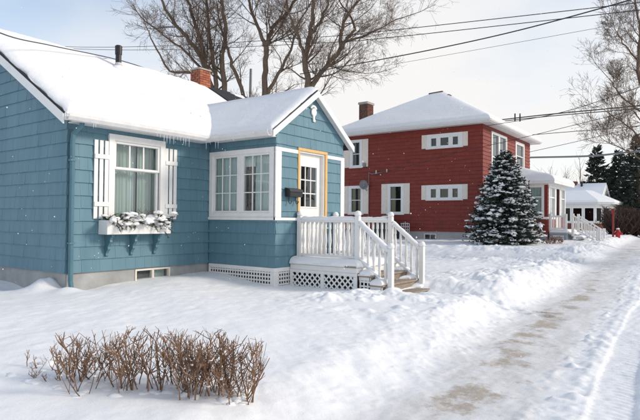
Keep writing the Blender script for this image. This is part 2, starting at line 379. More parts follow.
    # drifts against the foundations
    h = h + 0.17 * np.exp(-(((u + 0.12) / 0.26) ** 2 + ((v + 0.40) / 0.24) ** 2)) * (1 + 0.4 * lump2)
    h = h + 0.07 * np.exp(-(((u + 0.05) / 0.22) ** 2 + ((v - 0.22) / 0.2) ** 2))
    h = h - 0.09 * np.exp(-(((u + 0.1) / 0.5) ** 2 + ((v + 1.35) / 0.5) ** 2)) - 0.05 * np.exp(-(((u - 0.4) / 0.3) ** 2 + ((v - 0.0) / 0.3) ** 2))
    # far lawn to the left of the house and the distance
    far = sst(60, 110, np.abs(u)) + sst(30, 70, np.abs(v)); far = np.clip(far, 0, 1)
    return h * (1 - far) + (-0.2) * far, np.clip(worn, 0, 1)
def H(u, v): return float(height(np.array([float(u)]), np.array([float(v)]))[0][0])

def axis(segs):
    out = []
    for a, b, st in segs:
        n = max(1, int(round((b - a) / st))); out.append(np.linspace(a, b, n, endpoint=False))
    return np.concatenate(out + [np.array([segs[-1][1]])])
def make_ground():
    us = axis([(-1500, -100, 200), (-100, -12, 6), (-12, -3.6, 0.3), (-3.6, 4, 0.022), (4, 9, 0.035), (9, 20, 0.07), (20, 34, 0.16), (34, 80, 1.0), (80, 200, 8), (200, 1500, 150)])
    vs = axis([(-1500, -100, 200), (-100, -16, 6), (-16, -3.5, 0.35), (-3.5, 1.0, 0.06), (1.0, 8.6, 0.022), (8.6, 11, 0.08), (11, 30, 0.8), (30, 100, 6), (100, 1500, 150)])
    U, V = np.meshgrid(us, vs, indexing='ij'); Hh, Wn = height(U, V)
    nu, nv = U.shape
    co = np.empty((nu * nv, 3), np.float32); co[:, 0] = V.ravel(); co[:, 1] = U.ravel(); co[:, 2] = Hh.ravel()
    idx = np.arange(nu * nv).reshape(nu, nv)
    q = np.stack([idx[:-1, :-1], idx[:-1, 1:], idx[1:, 1:], idx[1:, :-1]], -1).reshape(-1, 4)
    me = bpy.data.meshes.new('snow_ground')
    me.vertices.add(nu * nv); me.vertices.foreach_set('co', co.ravel())
    me.loops.add(q.size); me.loops.foreach_set('vertex_index', q.ravel().astype(np.int32))
    me.polygons.add(len(q)); me.polygons.foreach_set('loop_start', (np.arange(len(q)) * 4).astype(np.int32))
    me.polygons.foreach_set('loop_total', np.full(len(q), 4, np.int32))
    me.update(calc_edges=True)
    at = me.attributes.new('worn', 'FLOAT', 'POINT'); at.data.foreach_set('value', Wn.ravel().astype(np.float32))
    me.materials.append(M_SNOWG); me.shade_smooth()
    o = bpy.data.objects.new('snow_ground', me); COL.objects.link(o); o['kind'] = 'structure'
make_ground()

# ------------------------------------------------------------------ pieces of houses
def clip_poly(poly, hp):                   # hp: (a, b, c) keep a*s + b*z <= c
    a, b, c = hp; out = []
    for i in range(len(poly)):
        p = poly[i]; q = poly[(i + 1) % len(poly)]
        dp = a * p[0] + b * p[1] - c; dq = a * q[0] + b * q[1] - c
        if dp <= 0: out.append(p)
        if (dp < 0 < dq) or (dq < 0 < dp):
            t = dp / (dp - dq); out.append((p[0] + (q[0] - p[0]) * t, p[1] + (q[1] - p[1]) * t))
    return out
def rect_minus(r, holes):
    rs = [r]
    for (a0, a1, b0, b1) in holes:
        nx = []
        for (s0, s1, z0, z1) in rs:
            if a0 >= s1 or a1 <= s0 or b0 >= z1 or b1 <= z0: nx.append((s0, s1, z0, z1)); continue
            if s0 < a0: nx.append((s0, a0, z0, z1))
            if s1 > a1: nx.append((a1, s1, z0, z1))
            m0, m1 = max(s0, a0), min(s1, a1)
            if z1 > b1: nx.append((m0, m1, b1, z1))
            if z0 < b0: nx.append((m0, m1, z0, b0))
        rs = nx
    return rs
def shingles(fr, s0, s1, z0, z1, expo, holes, hps, rnd, wmin=0.13, wmax=0.27):
    """list of (verts, faces, centre) in uvz; fr(s, z, off) gives a point"""
    out = []; z = z0
    while z < z1 - 0.01:
        zt = min(z + expo, z1); s = s0 - rnd.uniform(0, wmax)
        while s < s1:
            w = rnd.uniform(wmin, wmax); a = max(s, s0); b = min(s + w, s1); jit = rnd.uniform(-0.003, 0.003); th = rnd.uniform(0.017, 0.022)
            s += w
            if b - a < 0.02: continue
            for (p0, p1, q0, q1) in rect_minus((a + 0.0012, b - 0.0012, z + jit if z > z0 else z, zt + 0.004), holes):
                if p1 - p0 < 0.012 or q1 - q0 < 0.012: continue
                poly = [(p0, q0), (p1, q0), (p1, q1), (p0, q1)]
                for hp in hps:
                    poly = clip_poly(poly, hp)
                    if len(poly) < 3: break
                if len(poly) < 3: continue
                n = len(poly); vs = []
                for (ss, zz) in poly: vs.append(fr(ss, zz, 0.001))
                for (ss, zz) in poly: vs.append(fr(ss, zz, 0.004 + th * (1 - (zz - z) / expo)))
                fs = [tuple(range(n)), tuple(range(2 * n - 1, n - 1, -1))] + [(i, (i + 1) % n, (i + 1) % n + n, i + n) for i in range(n)]
                cs = sum(x[0] for x in poly) / n; cz = sum(x[1] for x in poly) / n
                ar = abs(sum(poly[i][0] * poly[(i + 1) % n][1] - poly[(i + 1) % n][0] * poly[i][1] for i in range(n))) / 2
                out.append((vs, fs, fr(cs, cz, 0), ar))
        z = zt
    return out
def wall_cells(mb, fr, s0, s1, z0, z1, holes, th):
    ss = sorted({s0, s1, *[h[0] for h in holes], *[h[1] for h in holes]}); zs = sorted({z0, z1, *[h[2] for h in holes], *[h[3] for h in holes]})
    ss = [s for s in ss if s0 <= s <= s1]; zs = [z for z in zs if z0 <= z <= z1]
    for i in range(len(ss) - 1):
        for j in range(len(zs) - 1):
            cs = (ss[i] + ss[i + 1]) / 2; cz = (zs[j] + zs[j + 1]) / 2
            if any(h[0] < cs < h[1] and h[2] < cz < h[3] for h in holes): continue
            vs = [fr(s, z, o) for o in (-th, 0) for (s, z) in ((ss[i], zs[j]), (ss[i + 1], zs[j]), (ss[i + 1], zs[j + 1]), (ss[i], zs[j + 1]))]
            mb.add(vs, [(0, 3, 2, 1), (4, 5, 6, 7), (0, 1, 5, 4), (1, 2, 6, 5), (2, 3, 7, 6), (3, 0, 4, 7)])
def fbox(mb, fr, s0, s1, z0, z1, o0, o1):
    vs = [fr(s, z, o) for o in (o0, o1) for (s, z) in ((s0, z0), (s1, z0), (s1, z1), (s0, z1))]
    mb.add(vs, [(0, 3, 2, 1), (4, 5, 6, 7), (0, 1, 5, 4), (1, 2, 6, 5), (2, 3, 7, 6), (3, 0, 4, 7)]); return mb
def FB(name, m, parent, fr, s0, s1, z0, z1, o0, o1, bevel=0.004):
    return fbox(MB(), fr, s0, s1, z0, z1, o0, o1).build(name, m, parent, bevel=bevel)
def FV(v): return lambda s, z, o: (s, v + o, z)          # wall facing +v, s = u
def FU(u): return lambda s, z, o: (u - o, s, z)          # wall facing -u, s = v

def frame_piece(name, m, parent, fr, s0, s1, z0, z1, w, o0, o1, wb=None):
    mb = MB(); wb = w if wb is None else wb
    fbox(mb, fr, s0, s0 + w, z0, z1, o0, o1); fbox(mb, fr, s1 - w, s1, z0, z1, o0, o1)
    fbox(mb, fr, s0 + w, s1 - w, z1 - w, z1, o0, o1 - 0.001); fbox(mb, fr, s0 + w, s1 - w, z0, z0 + wb, o0, o1 - 0.001)
    return mb.build(name, m, parent, bevel=0.003)
def curtain(name, m, parent, fr, s0, s1, z0, z1, off, amp=0.025, waves=9, seed=0):
    mb = MB(); n = waves * 8; rnd = random.Random(seed); ph = rnd.uniform(0, 6)
    for i in range(n + 1):
        t = i / n; s = s0 + (s1 - s0) * t
        a = amp * (math.sin(t * waves * 6.283 + ph + 1.3 * math.sin(t * 9)) + 0.4 * math.sin(t * waves * 15 + ph))
        mb.v += [fr(s, z0, off + a), fr(s, z1, off + a * 0.6)]
    for i in range(n): mb.f.append((2 * i, 2 * i + 2, 2 * i + 3, 2 * i + 1))
    return mb.build(name, m, parent, smooth=True)
def panes_grid(parent, fr, s0, s1, z0, z1, nc, nr, off, mw, mmat, gmat=None):
    """panes and glazing bars filling an opening"""
    for i in range(nc):
        for j in range(nr):
            a = s0 + (s1 - s0) * i / nc; b = s0 + (s1 - s0) * (i + 1) / nc; c = z0 + (z1 - z0) * j / nr; d = z0 + (z1 - z0) * (j + 1) / nr
            FB('pane', gmat or M_GLASS, parent, fr, a + 0.0005, b - 0.0005, c + 0.0005, d - 0.0005, off - 0.003, off, bevel=0)
    for i in range(1, nc):
        s = s0 + (s1 - s0) * i / nc; FB('muntin', mmat, parent, fr, s - mw / 2, s + mw / 2, z0, z1, off - 0.012, off + 0.013, bevel=0.002)
    for j in range(1, nr):
        z = z0 + (z1 - z0) * j / nr; FB('muntin', mmat, parent, fr, s0, s1, z - mw / 2, z + mw / 2, off - 0.010, off + 0.011, bevel=0.002)

def snow_slab(name, parent, a, b, c, d, th, nu=40, nv=24, seed=0, m=None, edge=(1, 1, 1, 1), rag=0.05, er=0.22, droop=0.0):
    """snow lying on the slope a-b (low edge), d-c (high edge): lumpy top, rounded edges, closed underside.
    edge = rounded at (low, right, high, left)"""
    A, B, C_, D = Vector(a), Vector(b), Vector(c), Vector(d); mb = MB()
    def P(s, t): return (A * (1 - s) + B * s) * (1 - t) + (D * (1 - s) + C_ * s) * t
    Ls = (B - A).length; Lt = (D - A).length
    n_ = (B - A).cross(D - A)
    top = []; rs = random.Random(seed); o = rs.uniform(0, 50)
    for i in range(nu + 1):
        for j in range(nv + 1):
            s = i / nu; t = j / nv
            # concentrate samples at the edges
            s = 0.5 - 0.5 * math.cos(math.pi * s) if nu > 6 else s; t = 0.5 - 0.5 * math.cos(math.pi * t)
            p = P(s, t)
            rg = rag * (mnoise.noise(Vector((s * Ls * 2.1 + o, t * Lt * 2.1, 0.3))) + 0.5 * mnoise.noise(Vector((s * Ls * 6 + o, t * Lt * 6, 1.3))))
            ds = []
            if edge[0]: ds.append(t * Lt)
            if edge[1]: ds.append((1 - s) * Ls)
            if edge[2]: ds.append((1 - t) * Lt)
            if edge[3]: ds.append(s * Ls)
            q = min(ds) if ds else 9
            x = min(1, max(0, (q + rg * 0.6) / er)); prof = math.sqrt(max(0, 1 - (1 - x) ** 2))
            hh = th * prof * (1 + 0.24 * mnoise.noise(Vector((p.x * 0.9 + o, p.y * 0.9, 0))) + 0.08 * mnoise.noise(Vector((p.x * 3 + o, p.y * 3, 0))))
            # ragged outline: shift edge points inwards
            sh = max(0, rg) if q < er else 0
            pin = p + (P(0.5, 0.5) - p).normalized() * sh * (1 - x)
            top.append((pin.x, pin.y, pin.z + hh + 0.004))
    mb.v = top; W = nv + 1
    for i in range(nu):
        for j in range(nv): mb.f.append((i * W + j, (i + 1) * W + j, (i + 1) * W + j + 1, i * W + j + 1))
    k = len(mb.v)
    ring = [(i, 0) for i in range(nu + 1)] + [(nu, j) for j in range(1, nv + 1)] + [(i, nv) for i in range(nu - 1, -1, -1)] + [(0, j) for j in range(nv - 1, 0, -1)]
    for (i, j) in ring:
        x, y, z = mb.v[i * W + j]; s = i / nu; t = j / nv
        s = 0.5 - 0.5 * math.cos(math.pi * s) if nu > 6 else s; t = 0.5 - 0.5 * math.cos(math.pi * t)
        mb.v.append((x, y, P(s, t).z - droop - 0.01))
    R_ = len(ring)
    for i in range(R_):
        a_ = ring[i][0] * W + ring[i][1]; b_ = ring[(i + 1) % R_][0] * W + ring[(i + 1) % R_][1]
        mb.f.append((a_, k + i, k + (i + 1) % R_, b_))
    mb.f.append(tuple(k + i for i in range(R_)))
    return mb.build(name, m or M_SNOWR, parent, smooth=True)

# ================================================================== the blue house
rnd = random.Random(11)
house = thing('blue_house', 'small blue shingled house with white trim, snowy roof and gabled front porch', 'house', (3.0, -3.2, -0.6))
LP, PV, WP = 3.187, 1.886, 2.3576          # porch left wall, porch depth, porch width
UR = LP + WP; UC = LP + WP / 2
U_END = 7.40; VB = -6.4; ZE = 2.66
RS = 0.587                                 # main roof slope
def roofz(v): return 2.84 - RS * v         # outer roof surface of the front slope
# foundations
fo = MB()
holes_base = [(1.37, 2.18, -0.27, -0.02)]
wall_cells(fo, FV(-0.02), 0.02, U_END - 0.02, -0.9, 0.02, holes_base, 0.2)
fo.box(0.022, 0.22, VB + 0.02, -0.22, -0.9, 0.02); fo.box(U_END - 0.22, U_END - 0.02, VB + 0.02, -0.22, -0.9, 0.02); fo.box(0.22, U_END - 0.22, VB + 0.02, VB + 0.22, -0.9, 0.02)
fo.build('foundation', M_CONC, house)
# walls
win_main = (0.80, 1.94, 0.93, 2.42)        # s0 s1 z0 z1 hole in the wall
wm = MB()
wall_cells(wm, FV(0), 0.0, U_END, 0.0, ZE + 0.12, [win_main, (LP + 0.1, UR - 0.1, 0.1, 2.4)], 0.12)
wall_front = wm.build('wall', M_BLUED, house)
wl = MB()
wl.prism([(0.0, -0.12, 0.0), (0.0, VB, 0.0), (0.0, VB, ZE + 0.1), (0.0, VB / 2, ZE + 0.1 - RS * VB / 2), (0.0, -0.12, ZE + 0.12)], (0.12, 0, 0))
wall_left = wl.build('wall', M_BLUED, house)
we = MB(); we.prism([(U_END, -0.12, 0.0), (U_END, VB, 0.0), (U_END, VB, ZE + 0.1), (U_END, VB / 2, ZE + 0.1 - RS * VB / 2), (U_END, -0.12, ZE + 0.12)], (-0.12, 0, 0)); we.build('wall', M_BLUED, house)
MB().box(0.12, U_END - 0.12, VB, VB + 0.12, 0, ZE).build('wall', M_BLUED, house)
MB().box(0.2, U_END - 0.2, VB + 0.2, -0.13, 0.0, 0.08).build('floor', M_DARK, house)
win_porch = (0.10, 1.80, 1.03, 2.25)       # in v, z
wp = MB(); wall_cells(wp, FU(LP), 0.0, PV - 0.0, 0.0, 2.80, [win_porch], 0.10)
wall_porch = wp.build('wall', M_BLUED, house)
door_hole = (3.92, 4.81, 0.12, 2.36)
wg = MB(); wall_cells(wg, FV(PV), LP + 0.10, UR, 0.0, 2.62, [door_hole], 0.10)
wg.prism([(LP + 0.1, PV, 2.62), (UR, PV, 2.62), (UR, PV, 2.78), (UC, PV, 3.62), (LP + 0.1, PV, 2.84)], (0, -0.10, 0))
wall_gable = wg.build('wall', M_BLUED, house)
MB().box(UR - 0.1, UR, 0.0, PV - 0.1, 0.0, 2.78).build('wall', M_BLUED, house)
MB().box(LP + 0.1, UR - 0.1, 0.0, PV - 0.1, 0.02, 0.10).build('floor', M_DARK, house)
EXPO = 0.2217
pieces = []
fv0 = FV(0.0); fu0 = FU(0.0); fup = FU(LP); fvp = FV(PV)
for q in shingles(fv0, 0.0, LP - 0.02, 0.0, ZE + 0.02, EXPO, [(0.755, 1.985, 0.88, 2.465)], [], rnd): pieces.append((wall_front, q))
for q in shingles(fu0, -3.4, 0.02, 0.0, 4.6, EXPO, [], [(RS, 1.0, 2.74)], rnd, 0.15, 0.30): pieces.append((wall_left, q))
for q in shingles(fup, 0.022, PV + 0.02, 0.0, 2.72, EXPO, [(0.0, 1.886, 0.925, 2.37)], [], rnd): pieces.append((wall_porch, q))
SL = 0.72
for q in shingles(fvp, LP, UR, 0.0, 3.7, EXPO, [(3.853, 4.887, 0.0, 2.435), (LP - 1, UR + 1, 2.293, 2.372), (LP - 1, 3.333, 0.995, 2.293), (5.42, UR + 1, 0.0, 2.372), (LP - 1, 3.853, 0.925, 1.0)],
                  [(SL, 1.0, 3.62 + SL * UC), (-SL, 1.0, 3.62 - SL * UC)], rnd): pieces.append((wall_gable, q))
camu = Vector((CAM.y, CAM.x, CAM.z))
def shown(q):
    c = Vector(q[2]); d = (c - camu)
    xs = d.x * FW.y + d.y * FW.x; xr = d.x * RT.y + d.y * RT.x
    if xs <= 0 or abs(xr / xs) > 0.60: return 0
    return q[3] / (xs * xs) * (0.75 if c.x < 0.03 and c.y < 0 else 1)
pieces.sort(key=lambda t: -shown(t[1]))
rest = {}
for i, (w, q) in enumerate(pieces):
    if i < 300: MB().add(q[0], q[1]).build('shingle', M_BLUE, w)
    else: rest.setdefault(w.name, (w, MB()))[1].add(q[0], q[1])
for w, mb in rest.values(): mb.build('shingle_courses', M_BLUE, w, kind='stuff')

# downspout
mb = MB(); mb.tube([(0.12, 0.26, 2.64), (0.12, 0.24, 2.50), (0.06, 0.09, 2.36), (0.055, 0.075, 2.25), (0.055, 0.075, -0.12), (0.055, 0.12, -0.26), (0.05, 0.26, -0.33)], 0.042, 10)
for z in (1.9, 0.5): mb.box(0.005, 0.105, 0.02, 0.125, z, z + 0.03)
mb.build('downspout', M_BLUED, house, smooth=False)
# main roof: deck slabs, fascia, gutter
O0 = -0.22; O1 = U_END + 0.16
roof = MB()
VR = VB / 2; ZR = roofz(VR)
roof.prism([(O0, 0.30, roofz(0.30)), (O0, VR, ZR), (O0, VR, ZR - 0.10), (O0, 0.30, roofz(0.30) - 0.10)], (O1 - O0, 0, 0))
roof.prism([(O0, VB - 0.30, roofz(0.30)), (O0, VR, ZR), (O0, VR, ZR - 0.10), (O0, VB - 0.30, roofz(0.30) - 0.10)], (O1 - O0, 0, 0))
roof.prism([(5.93, -1.0, roofz(-1.0) + 0.11), (5.93, VR, ZR + 0.12), (5.93, VR, ZR + 0.002), (5.93, -1.0, roofz(-1.0) + 0.002)], (O1 - 5.93, 0, 0))
roof.prism([(5.93, VB + 1.0, roofz(-1.0) + 0.11), (5.93, VR, ZR + 0.12), (5.93, VR, ZR + 0.002), (5.93, VB + 1.0, roofz(-1.0) + 0.002)], (O1 - 5.93, 0, 0))
roof_o = roof.build('roof', M_ASPH, house)
rk = MB()
def rake(mb, u, v0, v1, d0, d1, th):
    mb.prism([(u, v0, roofz(v0) - d0), (u, v1, roofz(v1) - d0), (u, v1, roofz(v1) - d1), (u, v0, roofz(v0) - d1)], (th, 0, 0))
rake(rk, O0 - 0.022, 0.30, VR, 0.03, 0.19, 0.022)
rk.build('rake_board', M_WHITE, house)
rk = MB(); rake(rk, O1, 0.30, VR, 0.03, 0.19, 0.022); rk.build('rake_board', M_WHITE, house)
MB().box(0.0, LP - 0.26, 0.022, 0.30, roofz(0.30) - 0.125, roofz(0.30) - 0.102).build('soffit', M_WHITED, house)
BX('fascia', M_WHITE, house, O0, LP - 0.27, 0.301, 0.322, roofz(0.3) - 0.13, roofz(0.3) - 0.012)
def gutter(name, p0, p1, out, parent):
    p0 = Vector(p0); p1 = Vector(p1); o = Vector(out); mb = MB()
    prof = [(0, 0), (0.0, -0.105), (0.06, -0.11), (0.10, -0.055), (0.105, 0.0), (0.095, 0.0), (0.09, -0.05), (0.055, -0.098), (0.01, -0.095), (0.01, 0)]
    mb.prism([p0 + o * a + Vector((0, 0, b)) for a, b in prof], p1 - p0)
    return mb.build(name, M_WHITED, parent)
g1 = gutter('gutter', (O0 + 0.02, 0.323, roofz(0.3) - 0.015), (LP - 0.27, 0.323, roofz(0.3) - 0.015), (0, 1, 0), house)
# porch roof
RZ = 3.70; EO = 0.25; VF = PV + 0.13
def pz(u): return RZ - SL * abs(u - UC)
pr = MB(); UL, UX = LP - EO, UR + EO
VH = -1.42
pr.prism([(UL, VF, pz(UL)), (UC, VF, RZ), (UC, VF, RZ - 0.09), (UL, VF, pz(UL) - 0.09)], (0, VH - VF, 0))
pr.prism([(UX, VF, pz(UX)), (UC, VF, RZ), (UC, VF, RZ - 0.09), (UX, VF, pz(UX) - 0.09)], (0, VH - VF, 0))
proof = pr.build('porch_roof', M_ASPH, house)
for a, b in ((UL, UC), (UX, UC)):
    sg = 1 if a < b else -1
    MB().prism([(a, VF, pz(a) - 0.02), (b, VF, pz(b) - 0.02), (b, VF, pz(b) - 0.155), (a + sg * 0.0, VF, pz(a) - 0.155)], (0, 0.024, 0)).build('rake_board', M_WHITE, house)
    MB().prism([(a, PV + 0.022, pz(a) - 0.10), (b, PV + 0.022, pz(b) - 0.10), (b, PV + 0.022, pz(b) - 0.125), (a, PV + 0.022, pz(a) - 0.125)], (0, VF - PV - 0.024, 0)).build('soffit', M_WHITED, house)
BX('soffit', M_WHITED, house, UL, LP - 0.022, 0.32, PV + 0.02, pz(UL) - 0.115, pz(UL) - 0.092)
BX('fascia', M_WHITE, house, UL - 0.022, UL - 0.001, 0.34, VF - 0.002, pz(UL) - 0.12, pz(UL) - 0.012)
g2 = gutter('gutter', (UL - 0.023, 0.36, pz(UL) - 0.02), (UL - 0.023, VF - 0.02, pz(UL) - 0.02), (-1, 0, 0), house)
# icicles
ri = random.Random(4)
for u in [0.25, 0.29] + [1.55 + i * 0.075 + ri.uniform(-.02, .02) for i in range(11)] + [2.75, 2.86]:
    l_ = ri.uniform(0.05, 0.20); z = roofz(0.3) - 0.12
    MB().tube([(u, 0.37, z + 0.01), (u + 0.003, 0.37, z - l_ * 0.5), (u, 0.372, z - l_)], [0.008, 0.005, 0.001], 5).build('icicle', M_ICE, g1)
for v in (0.52, 0.60):
    l_ = ri.uniform(0.12, 0.2); z = pz(UL) - 0.125
    MB().tube([(UL - 0.07, v, z + 0.01), (UL - 0.07, v, z - l_ * 0.5), (UL - 0.07, v, z - l_)], [0.008, 0.005, 0.001], 5).build('icicle', M_ICE, g2)
# snow on the roofs
snow_slab('roof_snow', roof_o, (O0 + 0.02, 0.34, roofz(0.34) + 0.0), (5.86, 0.34, roofz(0.34)), (5.98, VR - 0.02, ZR), (O0 + 0.02, VR - 0.02, ZR), 0.125, 100, 48, 1, rag=0.07, edge=(1, 1, 0, 1), er=0.27)
snow_slab('roof_snow', roof_o, (5.95, VB - 0.30, roofz(0.3)), (O0 + 0.02, VB - 0.30, roofz(0.3)), (O0 + 0.02, VR + 0.02, ZR), (5.95, VR + 0.02, ZR), 0.135, 30, 12, 2, edge=(1, 1, 0, 1))
snow_slab('roof_snow', proof, (UL + 0.0, -1.0, pz(UL)), (UL - 0.02, VF - 0.005, pz(UL - 0.02)), (UC + 0.02, VF - 0.03, RZ), (UC + 0.02, -1.9, RZ), 0.085, 70, 24, 3, edge=(1, 1, 0, 0), rag=0.06, er=0.15)
snow_slab('roof_snow', proof, (UX, VF - 0.06, pz(UX)), (UX, 0.0, pz(UX)), (UC - 0.02, -1.9, RZ), (UC - 0.02, VF - 0.10, RZ), 0.085, 30, 16, 5, edge=(1, 0, 0, 1), rag=0.04)
snow_slab('roof_snow', roof_o, (6.85, -2.95, roofz(-2.95) + 0.12), (7.25, -2.85, roofz(-2.85) + 0.12), (7.35, -3.12, roofz(-3.12) + 0.12), (6.80, -3.12, roofz(-3.12) + 0.12), 0.04, 14, 10, 9, rag=0.10, er=0.15)
# chimney of bricks and stove pipe
def chimney(parent, u0, u1, v0, v1, z0, z1, bm, br=0.2, capm=None, flue=False):
    BX('chimney_core', M_MORTAR, parent, u0 + 0.012, u1 - 0.012, v0 + 0.012, v1 - 0.012, z0, z1, bevel=0) if False else None
    c = MB().box(u0 + 0.01, u1 - 0.01, v0 + 0.01, v1 - 0.01, z0, z1 - 0.01).build('chimney', M_MORTAR, parent)
    mb = MB(); hgt = 0.067; z = z0; k = 0; rr = random.Random(3)
    while z < z1 - 0.03:
        for (ax, lo, hi, fixed) in (('u', u0, u1, v0), ('u', u0, u1, v1), ('v', v0, v1, u0), ('v', v0, v1, u1)):
            s = lo - (0.11 if k % 2 else 0.0)
            while s < hi - 0.02:
                a = max(s, lo); b = min(s + 0.21, hi); s += 0.22
                if b - a < 0.03: continue
                o = 0.006 * rr.random()
                if ax == 'u': mb.box(a, b, fixed - 0.02 - (o if fixed == v0 else 0), fixed + 0.02 + (o if fixed == v1 else 0), z, min(z + hgt - 0.010, z1))
                else: mb.box(fixed - 0.019 - (o if fixed == u0 else 0), fixed + 0.019 + (o if fixed == u1 else 0), a + 0.021, b - 0.021, z, min(z + hgt - 0.010, z1))
        z += hgt; k += 1
    mb.build('brickwork', bm, c, kind='stuff')
    return c
c1 = chimney(house, 5.60, 5.99, -3.50, -3.12, 4.3, 5.25, M_BRICK)
MB().box(5.575, 6.015, -3.525, -3.095, 5.25, 5.29).build('cap', M_MORTAR, c1)
MB().lathe((2.72, -2.72, 4.3), [(0.10, 0), (0.10, 0.30), (0.075, 0.33), (0.072, 0.36)], 14).build('pipe_collar', M_GALV, house)
MB().lathe((2.72, -2.72, 4.66), [(0.068, 0), (0.068, 0.20), (0.080, 0.20), (0.085, 0.40), (0.06, 0.42)], 14).build('stove_pipe', M_BLACK, house)
MB().lathe((2.72, -2.72, 4.44), [(0.20, 0), (0.17, 0.11), (0.09, 0.15)], 14).build('pipe_snow', M_SNOWR, house, smooth=True)

# ---- main window
w1 = FV(0.0)
win = frame_piece('window', M_WHITE, house, w1, 0.755, 1.985, 0.86, 2.465, 0.115, 0.0, 0.055, wb=0.05)
FB('sill', M_WHITE, win, w1, 0.735, 2.005, 0.855, 0.90, 0.056, 0.10)
frame_piece('sash', M_WHITE, win, w1, 0.87, 1.87, 1.835, 2.35, 0.045, -0.055, 0.028)
frame_piece('sash', M_WHITE, win, w1, 0.87, 1.87, 0.91, 1.875, 0.05, -0.085, -0.012)
panes_grid(win, w1, 0.915, 1.825, 1.88, 2.305, 3, 1, -0.02, 0.028, M_WHITE)
panes_grid(win, w1, 0.92, 1.82, 0.96, 1.825, 1, 1, -0.05, 0.03, M_WHITE)
curtain('curtain', M_CURT, win, w1, 0.80, 1.30, 0.80, 2.5, -0.20, 0.02, 6, 1)
curtain('curtain', M_CURTW, win, w1, 1.28, 1.52, 0.80, 2.5, -0.26, 0.02, 3, 2)
curtain('curtain', M_CURT, win, w1, 1.50, 1.98, 0.80, 2.5, -0.20, 0.02, 6, 3)
# shutters
def shutter(s0, s1, z0, z1):
    n = 3; g = 0.028; w = ((s1 - s0) - g * (n - 1)) / n; sh = None
    b1 = FB('shutter', M_WHITE, house, w1, s0, s1, z1 - 0.33, z1 - 0.25, 0.046, 0.066)
    FB('batten', M_WHITE, b1, w1, s0, s1, z0 + 0.22, z0 + 0.30, 0.046, 0.066)
    for i in range(n): FB('slat', M_WHITE, b1, w1, s0 + i * (w + g), s0 + i * (w + g) + w, z0, z1, 0.024, 0.0455)
shutter(0.475, 0.752, 0.93, 2.325); shutter(1.988, 2.275, 0.93, 2.335)
# window box
wbx = MB(); wbx.box(0.585, 1.945, 0.275, 0.295, 0.655, 0.905); wbx.box(0.585, 1.945, 0.022, 0.042, 0.655, 0.90)
wbx.box(0.585, 0.605, 0.042, 0.275, 0.655, 0.904); wbx.box(1.925, 1.945, 0.042, 0.275, 0.655, 0.904); wbx.box(0.605, 1.925, 0.042, 0.275, 0.655, 0.68)
wb = wbx.build('window_box', M_WHITE, house, bevel=0.003)
MB().box(0.605, 1.925, 0.042, 0.275, 0.68, 0.86).build('soil', M_DARK, wb)
for s in (0.74, 1.25, 1.76):
    prof = [(0.02, 0.65), (0.24, 0.65), (0.24, 0.615), (0.20, 0.60), (0.175, 0.55), (0.185, 0.52), (0.14, 0.47), (0.115, 0.43), (0.12, 0.39), (0.08, 0.35), (0.055, 0.31), (0.06, 0.27), (0.02, 0.25)]
    MB().prism([(s - 0.025, v, z) for v, z in prof], (0.05, 0, 0)).build('bracket', M_BLUED, wb)
# basement window
bw = frame_piece('basement_window', M_CREAM, house, FV(-0.02), 1.37, 2.18, -0.27, -0.02, 0.035, -0.06, 0.02)
FB('mullion', M_CREAM, bw, FV(-0.02), 1.755, 1.80, -0.235, -0.055, -0.055, 0.012)
FB('pane', M_GLASS, bw, FV(-0.02), 1.405, 1.755, -0.235, -0.055, -0.035, -0.032, 0); FB('pane', M_GLASS, bw, FV(-0.02), 1.80, 2.145, -0.235, -0.055, -0.03, -0.027, 0)
curtain('curtain', M_CURT, bw, FV(-0.02), 1.80, 2.15, -0.3, -0.03, -0.12, 0.012, 5, 5)
FB('dark_backing', M_DARK, bw, FV(-0.02), 1.40, 1.76, -0.3, -0.03, -0.16, -0.15, 0)  # near-black sheet closing the view behind the left pane
# ---- porch window wall
pw = frame_piece('window', M_WHITE, house, fup, 0.026, 1.862, 0.985, 2.372, 0.10, 0.0, 0.032, wb=0.09)
FB('sill', M_WHITE, pw, fup, 0.024, 1.93, 0.928, 0.984, 0.0, 0.055)
FB('mullion', M_WHITE, pw, fup, 0.875, 0.985, 1.075, 2.272, -0.06, 0.022)
for (a, b, k) in ((0.126, 0.875, 0), (0.985, 1.762, 1)):
    frame_piece('sash', M_WHITE, pw, fup, a, b, 1.075, 2.272, 0.042, -0.06, 0.010)
    panes_grid(pw, fup, a + 0.042, b - 0.042, 1.117, 2.23, 3, 3, -0.02, 0.020, M_WHITE)
curtain('curtain', M_CURT, pw, fup, 0.08, 0.30, 0.95, 2.4, -0.085, 0.010, 2, 6)
curtain('curtain', M_CURTW, pw, fup, 0.36, 0.74, 0.95, 2.4, -0.085, 0.010, 6, 7)
curtain('curtain', M_CURTW, pw, fup, 0.66, 1.30, 2.02, 2.4, -0.085, 0.010, 8, 8)
curtain('curtain', M_CURTW, pw, fup, 1.28, 1.85, 0.95, 2.4, -0.085, 0.010, 8, 9)
curtain('tied_curtain', M_BROWN, pw, fup, 0.72, 0.98, 0.95, 1.80, -0.12, 0.012, 3, 10)
MB().prism([fup(0.98, 1.25, -0.15), fup(1.16, 1.30, -0.15), fup(1.24, 1.7, -0.15), fup(1.26, 1.95, -0.15), fup(0.72, 1.95, -0.15), fup(0.74, 1.6, -0.15)], (0.02, 0, 0)).build('dark_gap_sheet', M_DARK, pw)  # dark sheet behind the gap between the curtains
